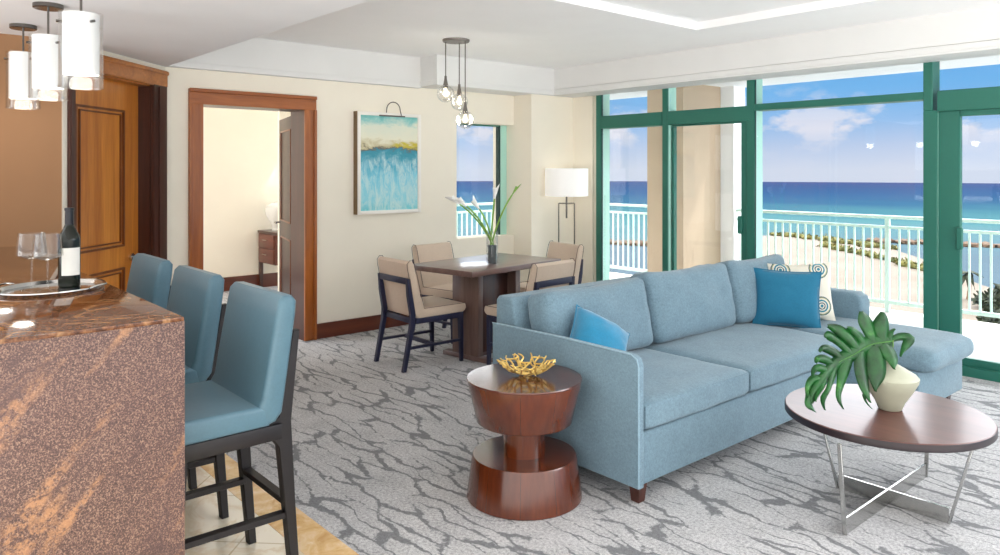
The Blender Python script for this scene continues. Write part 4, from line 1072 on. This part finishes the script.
# leaf blade: a sheet of split lobes fanned from a bent midrib; l = sideways, z = up (metres from the vase mouth),
# depth follows a smooth saddle so that the blade arches away from and back towards the viewer
lf_r = empty('monstera_leaf', VP + Vector((0, 0, 0.19))); tag(lf_r, 'large glossy green monstera leaf drooping from the celadon vase', 'leaf')
def W3(l_, d_, z_): return lat * l_ + dep * d_ + Vector((0, 0, z_))
LS = 0.001023                                    # size of one drawing unit on the blade
def LP(x, y, lift=0.0):
    l_ = (x - 474) * 0.00118; z_ = (302 - y) * 0.00100 + 0.022
    d_ = -0.02 + 0.10 * l_ + 0.22 * z_ - 0.45 * (l_ + 0.15) ** 2 + 0.008 * math.sin(l_ * 40) + lift
    return W3(l_, d_ - 0.04, z_)
lm = MB(); bmL = lm.bm
def bez(pts, n):
    out = []
    for i in range(n + 1):
        u_ = i / n * (len(pts) - 1); k_ = min(int(u_), len(pts) - 2); f_ = u_ - k_
        p0 = pts[max(k_ - 1, 0)]; p1 = pts[k_]; p2 = pts[k_ + 1]; p3 = pts[min(k_ + 2, len(pts) - 1)]
        out.append(tuple(0.5 * (2 * p1[j] + (p2[j] - p0[j]) * f_ + (2 * p0[j] - 5 * p1[j] + 4 * p2[j] - p3[j]) * f_ * f_ + (3 * p1[j] - p0[j] - 3 * p2[j] + p3[j]) * f_ ** 3) for j in (0, 1)))
    return out
MID = [(462, 196), (400, 208), (330, 238), (250, 282), (180, 335), (130, 395), (108, 455)]
LOBES = [ # centre line, widths along it, lift towards the viewer at the tip
    ([(450, 198), (500, 184), (530, 188), (512, 222), (482, 262)], [20, 30, 34, 26, 2], .02),
    ([(430, 204), (428, 150), (436, 105), (440, 74)], [34, 58, 44, 12], .0),
    ([(452, 196), (462, 170), (482, 148)], [20, 26, 4], .0),
    ([(398, 212), (385, 160), (370, 110), (362, 72)], [30, 44, 50, 14], .0),
    ([(366, 226), (345, 185), (312, 150), (292, 138)], [26, 34, 26, 6], .0),
    ([(338, 240), (300, 190), (260, 150), (216, 130)], [30, 42, 42, 10], .0),
    ([(304, 256), (262, 205), (215, 170), (192, 172)], [28, 30, 34, 6], .01),
    ([(270, 272), (222, 235), (185, 220), (165, 232)], [30, 34, 26, 6], .01),
    ([(236, 296), (190, 268), (160, 262), (146, 276)], [30, 34, 26, 6], .015),
    ([(206, 320), (165, 300), (142, 306), (128, 330)], [28, 30, 22, 6], .02),
    ([(170, 345), (138, 345), (112, 372), (98, 412)], [26, 30, 24, 4], .02),
    ([(425, 206), (440, 240), (452, 275), (447, 310)], [40, 54, 46, 6], .03),
    ([(392, 216), (396, 280), (385, 345), (370, 402)], [44, 66, 58, 6], .04),
    ([(345, 240), (334, 300), (332, 380), (338, 440)], [42, 56, 42, 6], .05),
    ([(338, 420), (336, 445), (342, 466)], [16, 8, 2], .05),
    ([(286, 268), (268, 310), (246, 372), (226, 420), (232, 462)], [40, 44, 30, 22, 3], .05),
    ([(240, 296), (218, 338), (190, 385), (158, 418), (152, 456)], [34, 34, 22, 20, 3], .05),
    ([(192, 334), (168, 370), (140, 405), (124, 425)], [26, 24, 16, 4], .04),
    ([(134, 388), (118, 420), (104, 442), (120, 466)], [34, 40, 30, 3], .04)]
midc = bez(MID, 30)
def sheet(cl, wds, lift):
    n_ = 16; c_ = bez(cl, n_); wv3 = bez([(w_, 0) for w_ in wds], n_); prev = None
    for i, (x, y) in enumerate(c_):
        xa, ya = c_[max(i - 1, 0)]; xb, yb = c_[min(i + 1, n_)]
        dx, dy = xb - xa, yb - ya; q = math.hypot(dx, dy) or 1; nx, ny = -dy / q, dx / q
        h = max(0.6, wv3[i][0] * 0.54); u_ = i / n_; lf2 = -lift * u_ * u_
        row = []
        for k_ in (-1, -.5, 0, .5, 1):
            row.append(bmL.verts.new(LP(x + nx * h * k_, y + ny * h * k_, lf2 + 0.010 * k_ * k_ - 0.004 * (k_ == 0))))
        if prev:
            for j in range(4): bmL.faces.new((prev[j], prev[j + 1], row[j + 1], row[j]))
        prev = row
sheet(MID, [52, 66, 58, 50, 40, 26, 4], .01)
for cl_, wd_, lift_ in LOBES: sheet(cl_, wd_, lift_)
blade = lm.build('leaf_blade', M['leaf'], lf_r, True, 80)
md = blade.modifiers.new('thick', 'SOLIDIFY'); md.thickness = 0.0016; md.offset = 0
MB().tube([tuple(LP(x, y, -0.006)) for x, y in midc[:26]], [0.0032 - 0.0022 * i / 26 for i in range(26)], 6).build('midrib', M['leaf_vein'], lf_r)
b0 = LP(*MID[0], -0.004)
MB().tube([tuple(W3(0.0, 0, -0.005).lerp(b0, u_) + W3(0.02, 0.03, 0) * math.sin(PI * u_)) for u_ in [i / 8 for i in range(9)]], 0.0045, 8).build('petiole', M['stem_green'], lf_r)

# ---- bedroom furniture
dk = empty('bedroom_desk', (-9.23, 3.92, 0.001)); tag(dk, 'dark wood desk with drawers seen through the bedroom doorway', 'desk')
MB().box((0.0, 0.0, 0.70), (1.10, 0.5, 0.735), 0.003).build('desktop', M['dark_wood'], dk)
M['desk'] = m_wood('reddish_desk_wood', (88, 44, 32), (128, 70, 52), 0.4, axis=0)
MB().box((0.01, 0.012, 0.33), (0.50, 0.48, 0.70)).build('carcass', M['desk'], dk)
for z0 in (0.525, 0.345):
    d_ = MB().box((0.03, -0.002, z0), (0.48, 0.014, z0 + .165), 0.003).build('drawer', M['desk'], dk)
    MB().tube([(0.19, -0.02, z0 + .10), (0.32, -0.02, z0 + .10)], 0.006, 8).tube([(0.20, -0.02, z0 + .10), (0.20, 0.0, z0 + .10)], 0.004, 6).tube([(0.31, -0.02, z0 + .10), (0.31, 0.0, z0 + .10)], 0.004, 6).build('drawer_handle', M['chrome'], d_)
for x in (0.03, 1.05):
    for y in (0.03, 0.45): MB().box((x - .02, y - .02, 0), (x + .03, y + .02, 0.70 if x > 1 else 0.33)).build('leg', M['dark_wood'], dk)
bl = MB().lathe([(0.001, 0), (0.055, 0.0), (0.058, 0.01), (0.05, 0.03), (0.075, 0.10), (0.125, 0.19), (0.14, 0.25), (0.13, 0.30), (0.085, 0.335), (0.04, 0.35), (0.04, 0.36)], seg=40).build('table_vase', M['white_ceramic'])
bl.location = (-9.02, 4.08, 0.737); tag(bl, 'white rounded vase on the bedroom desk, seen through the doorway', 'vase')

# ================================================================ LIGHT
wd = bpy.data.worlds.new('World'); scene.world = wd; wd.use_nodes = True
nt = wd.node_tree; nt.nodes.clear()
def wn_(k, **kw):
    n = nt.nodes.new(k)
    for a, b in kw.items(): setattr(n, a, b)
    return n
def wm(op, a, b=0.0, clamp=False):
    n = wn_('ShaderNodeMath', operation=op); n.use_clamp = clamp
    for i, v in ((0, a), (1, b)):
        if isinstance(v, (int, float)): n.inputs[i].default_value = v
        else: nt.links.new(v, n.inputs[i])
    return n.outputs[0]
def wramp(f, stops):
    r = wn_('ShaderNodeValToRGB'); e = r.color_ramp.elements
    while len(e) < len(stops): e.new(.5)
    for x, (p, c_) in zip(e, stops): x.position = p; x.color = c_ if len(c_) == 4 else lin(c_)
    nt.links.new(f, r.inputs[0]); return r.outputs[0]
def wmix(f, a, b):
    n = wn_('ShaderNodeMix', data_type='RGBA')
    if isinstance(f, (int, float)): n.inputs[0].default_value = f
    else: nt.links.new(f, n.inputs[0])
    for i, v in ((6, a), (7, b)):
        if isinstance(v, tuple): n.inputs[i].default_value = v
        else: nt.links.new(v, n.inputs[i])
    return n.outputs[2]
tc = wn_('ShaderNodeTexCoord'); sp = wn_('ShaderNodeSeparateXYZ'); nt.links.new(tc.outputs['Generated'], sp.inputs[0])
z = sp.outputs['Z']
grad = wramp(z, [(0.0, (214, 224, 242)), (0.03, (190, 210, 240)), (0.06, (150, 194, 240)), (0.10, (116, 184, 240)), (0.13, (104, 176, 238)), (1.0, (120, 170, 230))])
mp = wn_('ShaderNodeMapping'); mp.inputs['Scale'].default_value = (1, 1, 2.2); mp.inputs['Location'].default_value = (0.3, 0.55, 0.0); nt.links.new(tc.outputs['Generated'], mp.inputs[0])
nz = wn_('ShaderNodeTexNoise'); nz.inputs['Scale'].default_value = 11.0; nz.inputs['Detail'].default_value = 6; nz.inputs['Roughness'].default_value = .55; nt.links.new(mp.outputs[0], nz.inputs['Vector'])
cl = wramp(nz.outputs[0], [(0.515, BLACK), (0.60, grey(0.8))])
band = wramp(z, [(0.0, BLACK), (0.02, grey(0.2)), (0.05, WHITE), (0.085, grey(.7)), (0.105, grey(.1)), (0.2, BLACK)])
sky = wmix(wm('MULTIPLY', cl, band), grad, lin((240, 238, 246)))
# added fill: sky brightened high up and behind the camera, where it is unseen
hi = wramp(z, [(0.135, BLACK), (0.26, WHITE)])
back_fill = wm('ADD', wm('MULTIPLY', sp.outputs['Y'], -0.75), wm('MULTIPLY', sp.outputs['X'], 0.66))
ss = wramp(back_fill, [(0.0, BLACK), (0.5, WHITE)])
E_HI, E_BACK = 8.6, 2.4
bright = wmix(hi, sky, (1.0 * E_HI, 1.02 * E_HI, 1.06 * E_HI, 1))
up = wm('GREATER_THAN', z, 0.0)
bright = wmix(wm('MULTIPLY', ss, up), bright, (1.0 * E_BACK, 0.98 * E_BACK, 0.95 * E_BACK, 1))
below = wramp(z, [(0.0, lin((150, 165, 175))), (1.0, lin((150, 165, 175)))])
bg = wn_('ShaderNodeBackground'); out = wn_('ShaderNodeOutputWorld')
low_ = wmix(wm('GREATER_THAN', z, -0.03), wmix(ss, lin((150, 170, 180)), (4.2, 4.15, 4.1, 1)), bright)  # ground behind the camera also glows, added to light the ceiling
nt.links.new(low_, bg.inputs[0]); bg.inputs[1].default_value = 1.0
nt.links.new(bg.outputs[0], out.inputs[0])

def light(name, kind, loc, energy, col=(1, 1, 1), size=0.1, rot=None, parent=None):
    ld = bpy.data.lights.new(name, kind); ld.energy = energy; ld.color = col
    if kind == 'SUN': ld.angle = size
    else: ld.shadow_soft_size = size
    o = bpy.data.objects.new(name, ld); COL.objects.link(o); o.location = loc
    if rot: o.rotation_euler = rot
    return o
light('sun', 'SUN', (0, 15, 20), 3.0, (1, .97, .92), 0.02, (math.radians(-33), 0, math.radians(-28)))
for x in (-3.49, -4.17, -4.86): light('pendant_lamp', 'POINT', (x, 0.725, 1.87), 1.5, (1, .93, .82), 0.05)
light('floor_lamp_bulb', 'POINT', (-5.635, 5.835, 1.37), 0.5, (1, .93, .82), 0.06)
for i, p in enumerate(((-5.09, 3.80, 2.145), (-4.98, 3.93, 2.08), (-5.01, 3.90, 1.92))): light('globe_lamp', 'POINT', p, 1.2, (1, .93, .80), 0.03)

# ================================================================ CAMERA
cam = bpy.data.cameras.new('Camera'); cam.sensor_width = 36.0; cam.lens = 0.75 * 36.0
cam.shift_y = -(277.5 - 170.0) / 1000.0; cam.clip_end = 5000; cam.clip_start = 0.05
co = bpy.data.objects.new('Camera', cam); COL.objects.link(co)
co.location = (0, 0, 1.5); co.rotation_euler = (math.radians(90), 0, math.atan(865 / 750.0))
scene.camera = co
vs2 = scene.view_settings
vs2.view_transform = 'Standard'; vs2.look = 'None'; vs2.gamma = 1.0; vs2.exposure = 0.0; vs2.use_curve_mapping = False
